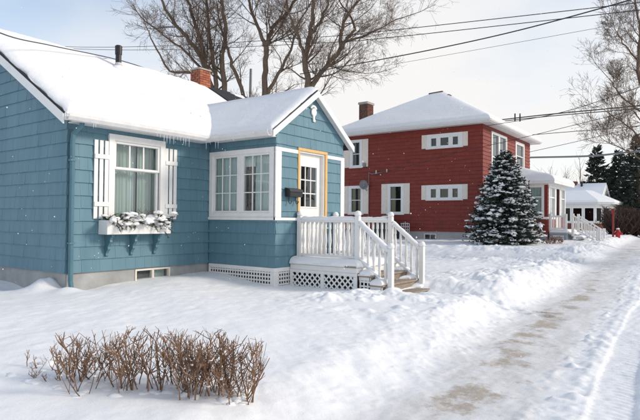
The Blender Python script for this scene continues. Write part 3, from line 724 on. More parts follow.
# ---- porch trim, door
FB('trim_band', M_WHITE, house, fvp, LP - 0.032, 3.855, 2.295, 2.372, 0.0, 0.032); FB('trim_band', M_WHITE, house, fvp, 4.886, UR + 0.02, 2.295, 2.372, 0.0, 0.03)
FB('corner_board', M_WHITE, house, fvp, LP - 0.032, 3.333, 0.985, 2.294, 0.0, 0.031); FB('corner_board', M_WHITE, house, fvp, 5.42, UR + 0.02, -0.02, 2.294, 0.0, 0.031)
FB('trim_band', M_WHITE, house, fvp, LP - 0.055, 3.853, 0.925, 0.984, 0.0, 0.045)
cs_ = MB(); fbox(cs_, fvp, 3.856, 3.920, 0.10, 2.37, 0.0, 0.035); fbox(cs_, fvp, 4.81, 4.884, 0.10, 2.37, 0.0, 0.035); fbox(cs_, fvp, 3.856, 4.884, 2.371, 2.432, 0.0, 0.037)
cs_.build('door_casing', M_WOOD, house, bevel=0.003)
jb = MB(); fbox(jb, fvp, 3.921, 3.952, 0.12, 2.34, -0.14, 0.006); fbox(jb, fvp, 4.778, 4.809, 0.12, 2.34, -0.14, 0.006); fbox(jb, fvp, 3.921, 4.809, 2.341, 2.369, -0.14, 0.006)
jb.build('door_jamb', M_WHITE, house)
D0, D1 = 3.953, 4.777; G0, G1, GZ0, GZ1 = 4.06, 4.62, 1.22, 2.07
dr = MB(); wall_cells(dr, FV(PV - 0.075), D0, D1, 0.13, 2.338, [(G0, G1, GZ0, GZ1)], 0.045)
door = dr.build('door', M_WHITE, house)
frame_piece('glazing_bead', M_WHITE, door, FV(PV - 0.075), G0 - 0.03, G1 + 0.03, GZ0 - 0.03, GZ1 + 0.03, 0.032, 0.0, 0.014)
panes_grid(door, FV(PV - 0.075), G0, G1, GZ0, GZ1, 3, 3, -0.02, 0.022, M_WHITE)
for (a, b) in ((4.04, 4.32), (4.40, 4.68)): frame_piece('panel_moulding', M_WHITE, door, FV(PV - 0.075), a, b, 0.32, 1.02, 0.03, 0.0, 0.012)
kb = MB(); kb.tube([(4.0, PV - 0.075, 1.0), (4.0, PV - 0.02, 1.0)], [0.012, 0.012], 8); kb.blob((4.0, PV - 0.005, 1.0), (0.028, 0.02, 0.028), 1, 2, 0.0); kb.build('knob', mat('brass', (0.45, 0.30, 0.10), 0.3, metallic=0.8), door, smooth=True)
curtain('door_curtain', M_CURTW, door, FV(PV - 0.075), G0 - 0.05, G1 + 0.05, 1.1, 2.12, -0.25, 0.012, 8, 12) if False else None
# gable ornament (small white lantern cut-out)
orn = MB(); oc = 4.36
arc = [(oc + 0.115 * math.cos(a), 3.285 + 0.10 * math.sin(a)) for a in np.linspace(0.25, math.pi - 0.25, 10)] + [(oc + 0.07 * math.cos(a), 3.285 + 0.055 * math.sin(a)) for a in np.linspace(math.pi - 0.35, 0.35, 10)]
orn.prism([fvp(s, z, 0.02) for s, z in arc], (0, 0.025, 0))
body = [(oc + 0.085 * math.cos(a), 3.235 + 0.085 * math.sin(a)) for a in np.linspace(0, 2 * math.pi, 16, endpoint=False)]
orn.prism([fvp(s, z, 0.022) for s, z in body], (0, 0.03, 0))
orn.prism([fvp(s, z, 0.021) for s, z in ((oc - 0.035, 3.17), (oc + 0.035, 3.17), (oc + 0.025, 3.09), (oc + 0.05, 3.075), (oc + 0.05, 3.03), (oc - 0.02, 3.03), (oc - 0.025, 3.09))], (0, 0.027, 0))
orn.build('gable_ornament', M_WHITE, house)
# lattice under the porch
def square_lattice(name, parent, fr, s0, s1, z0, z1, pitch=0.075, w=0.030):
    mb = MB(); s = s0
    while s < s1 - 0.01: fbox(mb, fr, s, s + w, z0, z1, 0.0, 0.010); s += pitch
    z = z0
    while z < z1 - 0.01: fbox(mb, fr, s0, s1, z, z + w, 0.0105, 0.018); z += pitch
    return mb.build(name, M_WHITE, parent, kind='stuff')
FB('lattice_frame', M_WHITE, house, fup, 0.03, PV + 0.01, -0.085, -0.005, -0.02, 0.024); square_lattice('lattice', house, fup, 0.06, PV - 0.1, -0.50, -0.086)
FB('lattice_frame', M_WHITE, house, fup, PV - 0.10, PV + 0.012, -0.6, -0.086, -0.02, 0.024); FB('lattice_frame', M_WHITE, house, fup, 0.03, 0.075, -0.6, -0.086, -0.02, 0.024)
FB('lattice_frame', M_WHITE, house, fvp, LP - 0.02, UR, -0.085, -0.004, -0.02, 0.022); square_lattice('lattice', house, fvp, LP + 0.10, 3.70, -0.50, -0.086)
FB('lattice_frame', M_WHITE, house, fvp, LP - 0.02, LP + 0.09, -0.6, -0.086, -0.02, 0.022)
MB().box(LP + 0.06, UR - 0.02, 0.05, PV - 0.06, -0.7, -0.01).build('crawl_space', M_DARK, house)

# things on the house
mbx = thing('mailbox', 'black metal mailbox with newspaper hooks on the wall beside the front door', 'mailbox', (3.66, PV + 0.02, 1.28))
MB().prism([(3.45, PV + 0.03, 1.40), (3.45, PV + 0.16, 1.40), (3.45, PV + 0.16, 1.50), (3.45, PV + 0.14, 1.545), (3.45, PV + 0.03, 1.575)], (0.40, 0, 0)).build('box', M_BLACK, mbx, bevel=0.004)
MB().prism([(3.44, PV + 0.028, 1.582), (3.44, PV + 0.15, 1.552), (3.44, PV + 0.175, 1.50), (3.44, PV + 0.165, 1.50), (3.44, PV + 0.143, 1.545), (3.44, PV + 0.028, 1.577)], (0.42, 0, 0)).build('lid', M_BLACK, mbx)
for u in (3.54, 3.76): MB().tube([(u, PV + 0.05, 1.40), (u, PV + 0.05, 1.29), (u, PV + 0.08, 1.26), (u, PV + 0.11, 1.28), (u, PV + 0.12, 1.32)], 0.008, 6).build('hook', M_BLACK, mbx)

gr = thing('evergreen_arrangement', 'evergreen boughs heaped with snow in the white window box', 'plant', (1.26, 0.17, 0.86))
rg = random.Random(8); nb = MB(); sb = MB(); tb = MB()
for k in range(58):
    u = rg.uniform(0.60, 1.93); v = rg.uniform(0.10, 0.26); z = 0.87
    d = Vector((rg.uniform(-0.7, 0.7), rg.uniform(0.1, 1.0), rg.uniform(-0.35, 0.6))).normalized(); ln = rg.uniform(0.18, 0.36)
    pts = [Vector((u, v, z)) + d * ln * t + Vector((0, 0, -0.14 * t * t + 0.06 * t)) for t in (0, 0.35, 0.7, 1)]
    nb.tube(pts, [0.007, 0.006, 0.004, 0.002], 4)
    for m_ in range(60):
        t = rg.uniform(0.1, 1); i = min(2, int(t * 3)); p = pts[i].lerp(pts[i + 1], t * 3 - i)
        e = (d * 0.6 + Vector((rg.uniform(-1, 1), rg.uniform(-1, 1), rg.uniform(-0.8, 0.5)))).normalized() * rg.uniform(0.035, 0.075); sd = e.cross(Vector((rg.uniform(-1, 1), rg.uniform(-1, 1), 1))).normalized() * 0.006
        nb.add([p - sd, p + sd, p + e], [(0, 1, 2)])
    if k % 3 != 0:
        p = pts[2]; sb.blob(p + Vector((0, 0, 0.028)), (rg.uniform(0.04, 0.10), rg.uniform(0.035, 0.07), rg.uniform(0.02, 0.045)), k, 3, 0.32)
for k in range(20):
    sb.blob((rg.uniform(0.64, 1.89), rg.uniform(0.10, 0.22), 0.90 + rg.uniform(0, 0.09)), (rg.uniform(0.06, 0.12), rg.uniform(0.05, 0.08), rg.uniform(0.03, 0.06)), 100 + k, 3, 0.3)
for k in range(16):
    u = 1.42 + rg.gauss(0, 0.09); tb.tube([(u, 0.16, 0.88), (u + rg.gauss(0, 0.03), 0.17, 1.0), (u + rg.gauss(0, 0.06), 0.18 + rg.gauss(0, 0.03), 1.08 + rg.uniform(0, 0.07))], [0.004, 0.003, 0.002], 4)
nb.build('foliage', M_BOUGH, gr, fixn=False); sb.build('snow', M_SNOW, gr, smooth=True); tb.build('red_stems', M_REDTWIG, gr)

# ================================================================== deck and steps
deck = thing('porch_deck', 'white railed porch deck and wooden steps with lattice skirt, deep in snow', 'deck', (4.4, 2.9, -0.4))
DU0, DU1 = 3.62, 5.28; DV0, DV1 = PV + 0.035, 3.50; DZ = 0.09
for i in range(11):
    a = DV0 + (DV1 - DV0) * i / 11; BX('deck_board', M_STEP, deck, DU0 - 0.02, DU1 + 0.02, a + 0.003, a + (DV1 - DV0) / 11 - 0.003, DZ - 0.03, DZ)
fd = FU(DU0)
BX('rim_board', M_WHITE, deck, DU0, DU0 + 0.03, DV0, DV1, DZ - 0.13, DZ - 0.031); BX('rim_board', M_WHITE, deck, DU1 - 0.03, DU1, DV0, DV1, DZ - 0.13, DZ - 0.031); BX('rim_board', M_WHITE, deck, DU0 + 0.031, DU1 - 0.031, DV1 - 0.03, DV1, DZ - 0.13, DZ - 0.031)
def diamond_lattice(parent, fr, s0, s1, z0, z1, pitch=0.088, w=0.030):
    mb = MB()
    for sgn, o in ((1, 0.0), (-1, 0.0085)):
        c = -3.0
        while c < 3.0:
            # line s - s0 = sgn*(z - z0) + c clipped to the panel
            zs = [z0, z1]
            lo, hi = None, None
            ts = []
            for z in (z0, z1):
                s = s0 + sgn * (z - z0) + c
                if s0 <= s <= s1: ts.append((s, z))
            for s in (s0, s1):
                z = z0 + sgn * (s - s0 - c)
                if z0 < z < z1: ts.append((s, z))
            if len(ts) >= 2:
                a = Vector(fr(*ts[0], o)); b = Vector(fr(*ts[1], o))
                if (b - a).length > 0.03:
                    nrm = (Vector(fr(0, 0, 1)) - Vector(fr(0, 0, 0))); mb.bar(a, b, w, 0.008, nrm)
            c += pitch * math.sqrt(2)
    return mb.build('lattice', M_WHITE, parent, kind='stuff')
for (a, b) in ((DV0 + 0.07, 2.68), (2.76, DV1 - 0.07)): diamond_lattice(deck, FU(DU0 + 0.012), a, b, -0.50, DZ - 0.19)
FB('skirt_rail', M_WHITE, deck, fd, DV0, DV1, DZ - 0.19, DZ - 0.131, -0.03, 0.012)
for (a, b) in ((DV0, DV0 + 0.07), (2.68, 2.76), (DV1 - 0.07, DV1)): FB('skirt_post', M_WHITE, deck, fd, a, b, -0.6, DZ - 0.191, -0.03, 0.012)
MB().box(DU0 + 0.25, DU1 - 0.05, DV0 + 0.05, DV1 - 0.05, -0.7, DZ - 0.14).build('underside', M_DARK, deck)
# steps
NST = 3; RISE = 0.155; RUN = 0.245
for i in range(NST):
    z = DZ - RISE * (i + 1); v0 = DV1 + RUN * i
    BX('tread', M_STEP, deck, DU0 + 0.05, DU1 + (0.04 if i < NST - 1 else 0.16), v0, v0 + RUN + (0.03 if i < NST - 1 else 0.10), z - 0.035, z)
    BX('riser', M_STEP, deck, DU0 + 0.07, DU1 - 0.0, v0 - 0.02, v0 - 0.001, z + 0.001, z + RISE - 0.036)
    FB('step_side', M_WHITE, deck, FU(DU0 + 0.07), v0, v0 + RUN, z - 0.10, z - 0.036, -0.03, 0.0)
    square_lattice('lattice', deck, FU(DU0 + 0.08), v0 + 0.02, v0 + RUN, -0.6, z - 0.10, 0.08, 0.03)
# rails: posts, caps, rails, balusters
RN, RF = 3.855, 5.135
VT, VBo = 3.37, 4.08
def post(u, v, z0, z1, ball=True):
    p = BX('post', M_WHITE, deck, u - 0.047, u + 0.047, v - 0.047, v + 0.047, z0, z1, bevel=0.006)
    MB().lathe((u, v, z1), [(0.040, 0.0), (0.062, 0.012), (0.068, 0.045), (0.055, 0.08), (0.03, 0.10), (0.004, 0.106)], 14).build('cap', M_SNOW, p, smooth=True)
for u in (RN, RF):
    post(u, PV + 0.09, DZ, 1.02); post(u, VT, DZ, 1.02); post(u, VBo, -0.55, 0.43)
def rail(a, b, w, h): return MB().bar(a, b, w, h).build('rail', M_WHITE, deck, bevel=0.006)
def snow_strip(a, b, w, h, seed, n=26):
    a = Vector(a); b = Vector(b); mb = MB(); d = (b - a); up = Vector((0, 0, 1)); x = d.cross(up).normalized()
    prof = [(-1, -0.25), (-1.0, 0.25), (-0.6, 0.85), (0, 1.05), (0.6, 0.85), (1.0, 0.25), (1, -0.25)]
    for i in range(n + 1):
        t = i / n; p = a + d * t
        e = min(1, min(t, 1 - t) * 14 + 0.35); hh = h * e * (1 + 0.45 * mnoise.noise(Vector((t * d.length * 7 + seed * 9, seed, 0)))); ww = w * (1 + 0.18 * mnoise.noise(Vector((t * d.length * 8, seed, 5))))
        for (px, pz_) in prof: mb.v.append(tuple(p + x * px * ww / 2 + up * pz_ * hh))
    k = len(prof)
    for i in range(n):
        for j in range(k): mb.f.append((i * k + j, i * k + (j + 1) % k, (i + 1) * k + (j + 1) % k, (i + 1) * k + j))
    mb.f.append(tuple(range(k))); mb.f.append(tuple(n * k + j for j in range(k))[::-1])
    return mb.build('rail_snow', M_SNOW, deck, smooth=True)
def baluster(u, v, z0, z1):
    h = z1 - z0; prof = [(0.026, 0), (0.026, 0.16 * h), (0.030, 0.18 * h), (0.020, 0.22 * h), (0.035, 0.42 * h), (0.027, 0.62 * h), (0.019, 0.77 * h), (0.029, 0.80 * h), (0.026, 0.84 * h), (0.026, h)]
    MB().lathe((u, v, z0), prof, 8).build('baluster', M_WHITE, deck, smooth=True)
for k, u in enumerate((RN, RF)):
    a = PV + 0.137; b = VT - 0.047
    rail((u, a, 0.925), (u, b, 0.925), 0.085, 0.055); rail((u, a, 0.24), (u, b, 0.24), 0.06, 0.05); snow_strip((u, a, 0.955), (u, b, 0.955), 0.105, 0.058, k)
    n = 12
    for i in range(n): baluster(u, a + (b - a) * (i + 0.5) / n, 0.265, 0.90)
    a = VT + 0.047; b = VBo - 0.047; sl = (0.93 - 0.35) / (VBo - VT)
    za = 0.925 - 0.04; zb = za - sl * (b - a)
    rail((u, a, za), (u, b, zb), 0.085, 0.055); rail((u, a, za - 0.68), (u, b, zb - 0.68), 0.06, 0.05); snow_strip((u, a, za + 0.032), (u, b, zb + 0.032), 0.10, 0.050, k + 5); snow_strip((u, a, za - 0.652), (u, b, zb - 0.652), 0.075, 0.035, k + 8)
    for i in range(5):
        t = (i + 0.5) / 5; v = a + (b - a) * t; z = za + (zb - za) * t; baluster(u, v, z - 0.655, z - 0.03)
rail((RF, PV + 0.14, 0.24), (RF, VT - 0.05, 0.24), 0.061, 0.051) if False else None
# snow on the deck, ledge and treads
snow_slab('snow', deck, (DU0 - 0.03, DV1 + 0.03, DZ), (DU1 + 0.02, DV1 + 0.02, DZ), (DU1 + 0.02, DV0, DZ), (DU0 - 0.03, DV0, DZ), 0.115, 40, 34, 14, M_SNOW, edge=(1, 1, 0, 1), rag=0.05, er=0.20, droop=0.015)
for i in range(NST):
    z = DZ - RISE * (i + 1); v0 = DV1 + RUN * i
    snow_slab('snow', deck, (DU0 + 0.04, v0 + RUN + 0.02, z), (DU0 + 0.40, v0 + RUN + 0.02, z), (DU0 + 0.45, v0 + 0.0, z), (DU0 + 0.04, v0 + 0.0, z), 0.10, 14, 10, 30 + i, M_SNOW, rag=0.04, er=0.10)
    snow_slab('snow', deck, (DU1 - 0.35, v0 + RUN * 0.7, z), (DU1 + 0.03, v0 + RUN, z), (DU1 + 0.03, v0 + 0.0, z), (DU1 - 0.5, v0 + 0.0, z), 0.07, 14, 10, 40 + i, M_SNOW, rag=0.05, er=0.10)

# ================================================================== the red house
red = thing('red_house', 'two-storey red house with cream shutters, hipped snowy roof and enclosed side porch', 'house', (26.8, -5.3, -0.3))
RU0, RU1 = 22.4575, 31.10; RV1, RV0 = -0.857, -9.90; RZ0, RZ1 = 0.364, 5.98
frl = FU(RU0); frr = FV(RV1)
MB().box(RU0 + 0.04, RU1 - 0.04, RV0 + 0.04, RV1 - 0.04, -0.9, RZ0 - 0.0).build('foundation', M_CONCG, red)
# openings (s0, s1, z0, z1)
L_holes = [(-3.95, -1.90, 4.93, 5.57), (-3.95, -1.90, 2.13, 2.80), (-8.82, -8.18, 4.17, 5.66), (-6.35, -5.33, 1.36, 3.0), (-8.98, -7.98, 1.36, 2.98)]
L_in = [(-3.88, -1.97, 4.93, 5.55), (-3.88, -1.97, 2.14, 2.80), (-8.87, -8.14, 4.14, 5.66), (-6.30, -5.38, 1.37, 2.96), (-8.94, -8.04, 1.37, 2.92)]
R_in = [(23.76, 26.24, 3.16, 5.68), (28.01, 29.69, 4.16, 5.67)]
wmb = MB(); wall_cells(wmb, frl, RV0, RV1, RZ0, RZ1, L_in, 0.15); wall_cells(wmb, frr, RU0 + 0.15, RU1, RZ0, RZ1, R_in, 0.15)
wmb.box(RU1 - 0.15, RU1, RV0, RV1 - 0.15, RZ0, RZ1); wmb.box(RU0 + 0.15, RU1 - 0.15, RV0, RV0 + 0.15, RZ0, RZ1)
red_wall = wmb.build('wall', M_RED, red)
MB().box(RU0 + 0.2, RU1 - 0.2, RV0 + 0.2, RV1 - 0.2, 3.3, 3.5).build('floor', M_DARK, red)
MB().box(RU0 + 2.5, RU0 + 2.6, RV0 + 0.2, RV1 - 0.2, RZ0, 3.29).build('partition', M_DARK, red)
MB().box(RU0 + 2.5, RU0 + 2.6, RV0 + 0.2, RV1 - 0.2, 3.51, RZ1).build('partition', M_DARK, red)
def lap(fr, s0, s1, z0, z1, expo, holes, rr):
    mb = MB(); z = z0
    while z < z1 - 0.02:
        zt = min(z + expo, z1); s = s0
        while s < s1 - 0.01:
            w = rr.uniform(0.30, 0.6); b = min(s + w, s1)
            for (p0, p1, q0, q1) in rect_minus((s, b - 0.004, z, zt + 0.006), holes):
                if p1 - p0 < 0.02 or q1 - q0 < 0.02: continue
                vs = []; j = rr.uniform(0, 0.004)
                for (ss, zz) in ((p0, q0), (p1, q0), (p1, q1), (p0, q1)): vs.append(fr(ss, zz, 0.0005))
                for (ss, zz) in ((p0, q0), (p1, q0), (p1, q1), (p0, q1)): vs.append(fr(ss, zz, 0.006 + (0.026 + j) * (1 - (zz - z) / expo)))
                mb.add(vs, [(0, 3, 2, 1), (4, 5, 6, 7), (0, 1, 5, 4), (1, 2, 6, 5), (2, 3, 7, 6), (3, 0, 4, 7)])
            s = b
        z = zt
    return mb
rr_ = random.Random(5)
lap(frl, RV0, RV1 + 0.03, RZ0, RZ1, 0.20, L_holes, rr_).build('siding', M_RED, red_wall, kind='stuff')
lap(frr, RU0, RU1, RZ0, RZ1, 0.20, [(23.70, 26.30, 3.1, 5.74), (27.95, 29.75, 4.10, 5.73)], rr_).build('siding', M_RED, red_wall, kind='stuff')
M_BGLASS = M_GLASS
def red_window(fr, s0, s1, z0, z1, kind, sh=None, parent=red):
    """s0..s1,z0..z1 outer casing"""
    sw, tw_, bw_ = {'triple': (0.26, 0.22, 0.11), 'double': (0.18, 0.17, 0.12), 'pair': (0.15, 0.13, 0.10)}[kind]
    a, b, c, d = s0 + sw, s1 - sw, z0 + bw_, z1 - tw_
    fm = MB(); fbox(fm, fr, s0, a, z0, z1, -0.15, 0.06); fbox(fm, fr, b, s1, z0, z1, -0.15, 0.06); fbox(fm, fr, a, b, d, z1, -0.15, 0.059); fbox(fm, fr, a, b, z0, c, -0.15, 0.059)
    w = fm.build('window', M_WHITE, parent, bevel=0.003)
    if kind == 'double':
        m = (c + d) / 2; FB('meeting_rail', M_WHITED, w, fr, a, b, m - 0.025, m + 0.025, -0.05, 0.02)
        FB('pane', M_GLASSD, w, fr, a, b, m + 0.026, d, -0.03, -0.027, 0); FB('pane', M_GLASSD, w, fr, a, b, c, m - 0.026, -0.045, -0.042, 0)
        FB('dark_backing', M_BACKING, w, fr, a + 0.002, b - 0.002, c + 0.002, d - 0.002, -0.14, -0.13, 0)  # dark panel standing in for the unlit room behind the glass
    elif kind == 'triple':
        n = 3; ws = (b - a - 0.48) / 3; s = a
        for i in range(3):
            wd = ws * (1.3 if i == 1 else 0.85)
            FB('pane', M_GLASSD, w, fr, s, s + wd, c, d, -0.03, -0.027, 0); s += wd
            if i < 2: FB('mullion', M_WHITE, w, fr, s + 0.0005, s + 0.2395, c, d, -0.05, 0.045); s += 0.24
        FB('dark_backing', M_BACKING, w, fr, a + 0.002, b - 0.002, c + 0.002, d - 0.002, -0.14, -0.13, 0)  # same dark panel in place of the unlit room
    elif kind == 'pair':
        m = (a + b) / 2; FB('mullion', M_WHITE, w, fr, m - 0.10, m + 0.10, c, d, -0.05, 0.045)
        for (x0, x1) in ((a, m - 0.10), (m + 0.10, b)):
            mz = (c + d) / 2; FB('meeting_rail', M_WHITE, w, fr, x0, x1, mz - 0.03, mz + 0.03, -0.05, 0.02)
            FB('pane', M_GLASSD, w, fr, x0, x1, mz + 0.031, d, -0.03, -0.027, 0); FB('pane', M_GLASSD, w, fr, x0, x1, c, mz - 0.031, -0.045, -0.042, 0)
        curtain('curtain', M_CURTW, w, fr, a + 0.01, b - 0.01, c + 0.002, d - 0.002, -0.11, 0.02, 9, 3)
    for (x0, x1) in (sh or []):
        t = FB('shutter', M_CREAM, parent, fr, x0, x1, z0, z1, 0.030, 0.062, 0.006)
        k = max(1, int((z1 - z0) / 0.7))
        for j in range(k):
            y0 = z0 + (z1 - z0) * j / k + 0.07; y1 = z0 + (z1 - z0) * (j + 1) / k - 0.05
            FB('panel', M_CREAM, t, fr, x0 + 0.06, x1 - 0.06, y0, y1, 0.0625, 0.070, 0.004)
    FB('sill', M_WHITE, w, fr, s0 - 0.03, s1 + 0.03, z0 - 0.05, z0 - 0.001, 0.0, 0.10)
red_window(frl, -3.95, -1.90, 4.87, 5.62, 'triple', [(-4.24, -3.955), (-1.895, -1.62)])
red_window(frl, -3.95, -1.90, 2.08, 2.87, 'triple', [(-4.24, -3.955), (-1.895, -1.62)])
red_window(frl, -8.93, -8.08, 4.08, 5.72, 'double', [(-9.40, -8.935), (-8.075, -7.66)])
red_window(frl, -6.36, -5.32, 1.31, 3.02, 'double', [(-6.75, -6.365), (-5.315, -4.95)])
red_window(frl, -9.00, -7.98, 1.31, 2.98, 'double', [(-9.44, -9.005), (-7.975, -7.62)])
red_window(frr, 23.70, 26.30, 3.1, 5.74, 'pair'); red_window(frr, 27.95, 29.75, 4.10, 5.73, 'double')
# basement window
bwr = frame_piece('basement_window', M_CREAM, red, FU(RU0 + 0.04), -4.10, -3.38, -0.12, 0.25, 0.06, 0.0, 0.03); FB('pane', M_GLASSD, bwr, FU(RU0 + 0.04), -4.04, -3.44, -0.06, 0.19, 0.004, 0.008, 0); FB('mullion', M_CREAM, bwr, FU(RU0 + 0.04), -3.76, -3.72, -0.06, 0.19, 0.009, 0.02)
# hipped roof
OV = 0.52; e0, e1, f0, f1 = RU0 - OV, RU1 + OV, RV0 - OV, RV1 + OV; EZ = 6.10; AZ = 8.86; AU = (RU0 + RU1) / 2; A0, A1 = -5.65, -4.95
MB().add([(e0, f0, EZ), (e1, f0, EZ), (e1, f1, EZ), (e0, f1, EZ), (AU, A0, AZ), (AU, A1, AZ), (e0, f0, EZ - 0.10), (e1, f0, EZ - 0.10), (e1, f1, EZ - 0.10), (e0, f1, EZ - 0.10)],
         [(0, 3, 5, 4), (1, 4, 5, 2), (3, 2, 5), (0, 4, 1), (6, 7, 8, 9), (0, 6, 9, 3), (3, 9, 8, 2), (2, 8, 7, 1), (1, 7, 6, 0)]).build('roof', M_ASPH, red)
rroof = bpy.data.objects['roof.001'] if 'roof.001' in bpy.data.objects else house
MB().box(e0 + 0.02, e1 - 0.02, f0 + 0.02, f1 - 0.02, EZ - 0.15, EZ - 0.102).build('soffit', M_WHITED, red)
fb = MB(); fb.box(e0 - 0.03, e0 - 0.001, f0 - 0.03, f1 + 0.03, EZ - 0.17, EZ - 0.01); fb.box(e0, e1, f1 + 0.001, f1 + 0.03, EZ - 0.17, EZ - 0.01); fb.box(e1 + 0.001, e1 + 0.03, f0 - 0.03, f1 + 0.03, EZ - 0.17, EZ - 0.01); fb.box(e0, e1, f0 - 0.03, f0 - 0.001, EZ - 0.17, EZ - 0.01)
fb.build('fascia', M_WHITE, red)
gutter('gutter', (e0 - 0.031, f0, EZ - 0.02), (e0 - 0.031, f1 + 0.03, EZ - 0.02), (-1, 0, 0), red); gutter('gutter', (e0 - 0.03, f1 + 0.031, EZ - 0.02), (e1, f1 + 0.031, EZ - 0.02), (0, 1, 0), red)
def hip_snow(parent, e0, e1, f0, f1, EZ, AU, A0, A1, AZ, th, seed, n=34, hole=True):
    mb = MB(); rs = random.Random(seed).uniform(0, 50)
    # dome-like grid over the plan
    us = [e0 + (e1 - e0) * (0.5 - 0.5 * math.cos(math.pi * i / n)) for i in range(n + 1)]; vs = [f0 + (f1 - f0) * (0.5 - 0.5 * math.cos(math.pi * i / n)) for i in range(n + 1)]
    def rz(u, v):
        a = (u - e0) / (AU - e0) if u < AU else (e1 - u) / (e1 - AU)
        b = (v - f0) / (A0 - f0) if v < A0 else ((f1 - v) / (f1 - A1) if v > A1 else 1.0)
        return EZ + (AZ - EZ) * max(0, min(1, a, b))
    for u in us:
        for v in vs:
            q = min(u - e0, e1 - u, v - f0, f1 - v); x = min(1, q / 0.22 + 0.05); pr_ = math.sqrt(max(0, 1 - (1 - x) ** 2))
            zz = (rz(u, v) + rz(u + 0.12, v) + rz(u - 0.12, v) + rz(u, v + 0.12) + rz(u, v - 0.12)) / 5 if q > 0.3 else rz(u, v)
            mb.v.append((u, v, max(zz, EZ) + th * pr_ * (1 + 0.25 * mnoise.noise(Vector((u * 0.6 + rs, v * 0.6, 0)))) + 0.005))
    W = n + 1
    for i in range(n):
        for j in range(n): mb.f.append((i * W + j, (i + 1) * W + j, (i + 1) * W + j + 1, i * W + j + 1))
    ring = [(i, 0) for i in range(n)] + [(n, j) for j in range(n)] + [(i, n) for i in range(n, 0, -1)] + [(0, j) for j in range(n, 0, -1)]
    k = len(mb.v)
    for (i, j) in ring: mb.v.append((us[i], vs[j], EZ - 0.004))
    R_ = len(ring)
    for i in range(R_): mb.f.append((ring[i][0] * W + ring[i][1], k + i, k + (i + 1) % R_, ring[(i + 1) % R_][0] * W + ring[(i + 1) % R_][1]))
    return mb.build('roof_snow', M_SNOWR, parent, smooth=True)
hip_snow(red, e0 - 0.05, e1 + 0.05, f0 - 0.05, f1 + 0.05, EZ, AU, A0, A1, AZ, 0.17, 3, n=60)
# bare ridge caps poking out of the snow
MB().bar((AU - 0.10, A0 - 0.15, AZ + 0.05), (AU - 0.04, A1 + 0.05, AZ + 0.10), 0.16, 0.12).build('ridge_cap', M_BBRICK, red)
MB().bar((AU - 1.05, A1 + 1.0, AZ - 0.50), (AU - 0.72, A1 + 0.7, AZ - 0.31), 0.14, 0.10).build('ridge_cap', M_BBRICK, red)
c2 = chimney(red, 25.2, 25.95, -10.05, -9.45, 6.2, 8.50, M_BBRICK)
MB().box(25.14, 26.01, -10.11, -9.39, 8.50, 8.64).build('cap', M_MORTAR, c2)
# ---- enclosed side porch of the red house
VU0, VU1, VV1 = 25.35, 29.4, 1.60; VZ0, VZ1 = 0.30, 3.02
fva = FU(VU0); fvb = FV(VV1)
MB().box(VU0 + 0.03, VU1 - 0.03, RV1 + 0.03, VV1 - 0.03, -0.6, VZ0).build('porch_foundation', M_GREYP, red)
pm = MB(); wall_cells(pm, fva, RV1 + 0.034, VV1, VZ0, VZ1, [(-0.50, 1.40, 1.24, 2.85)], 0.12); wall_cells(pm, fvb, VU0 + 0.12, VU1, VZ0, VZ1, [(25.55, 26.90, 1.24, 2.85), (27.05, 28.05, 0.4, 2.85), (28.17, 29.30, 1.24, 2.85)], 0.12)
pmo = pm.build('porch_wall', M_RED, red)
lap(fva, RV1 + 0.034, VV1 + 0.03, VZ0, VZ1, 0.20, [(-0.55, 1.47, 1.08, VZ1 + 1)], rr_).build('siding', M_RED, pmo, kind='stuff')
lap(fvb, VU0, VU1, VZ0, VZ1, 0.20, [(25.46, 29.45, 1.08, VZ1 + 1), (27.0, 28.1, 0, 4)], rr_).build('siding', M_RED, pmo, kind='stuff')
FB('trim_band', M_WHITE, red, fva, RV1 + 0.034, VV1 + 0.06, 1.08, 1.20, 0.0, 0.055); FB('trim_band', M_WHITE, red, fvb, VU0 - 0.05, 27.0, 1.08, 1.20, 0.0, 0.056)
def pwin(fr, s0, s1, z0, z1, nc):
    w = frame_piece('window', M_WHITE, red, fr, s0, s1, z0, z1, 0.13, -0.12, 0.06, wb=0.09)
    m = z0 + (z1 - z0) * 0.62; FB('transom_bar', M_WHITE, w, fr, s0 + 0.13, s1 - 0.13, m - 0.03, m + 0.03, -0.05, 0.03)
    panes_grid(w, fr, s0 + 0.13, s1 - 0.13, m + 0.03, z1 - 0.13, nc, 1, -0.02, 0.045, M_WHITE); panes_grid(w, fr, s0 + 0.13, s1 - 0.13, z0 + 0.09, m - 0.03, nc, 1, -0.02, 0.045, M_WHITE)
    curtain('curtain', M_CURT, w, fr, s0 + 0.131, s1 - 0.131, z0 + 0.05, z1 - 0.05, -0.09, 0.018, 10, int(s0 * 7))
pwin(fva, -0.55, 1.45, 1.20, 2.90, 3); pwin(fvb, 25.50, 26.95, 1.20, 2.90, 2); pwin(fvb, 28.12, 29.35, 1.20, 2.90, 2)
FB('frieze', M_WHITE, red, fva, RV1 + 0.034, VV1 + 0.07, 2.905, VZ1 + 0.05, 0.0, 0.062); FB('frieze', M_WHITE, red, fvb, VU0 - 0.06, VU1, 2.905, VZ1 + 0.05, 0.0, 0.064)
pd = frame_piece('door', M_WHITE, red, fvb, 27.0, 28.1, 0.36, 2.90, 0.12, 0.0, 0.05); FB('leaf', M_CREAM, pd, fvb, 27.12, 27.98, 0.48, 1.3, -0.08, -0.03); FB('pane', M_GLASSD, pd, fvb, 27.12, 27.98, 1.301, 2.78, -0.06, -0.056, 0)
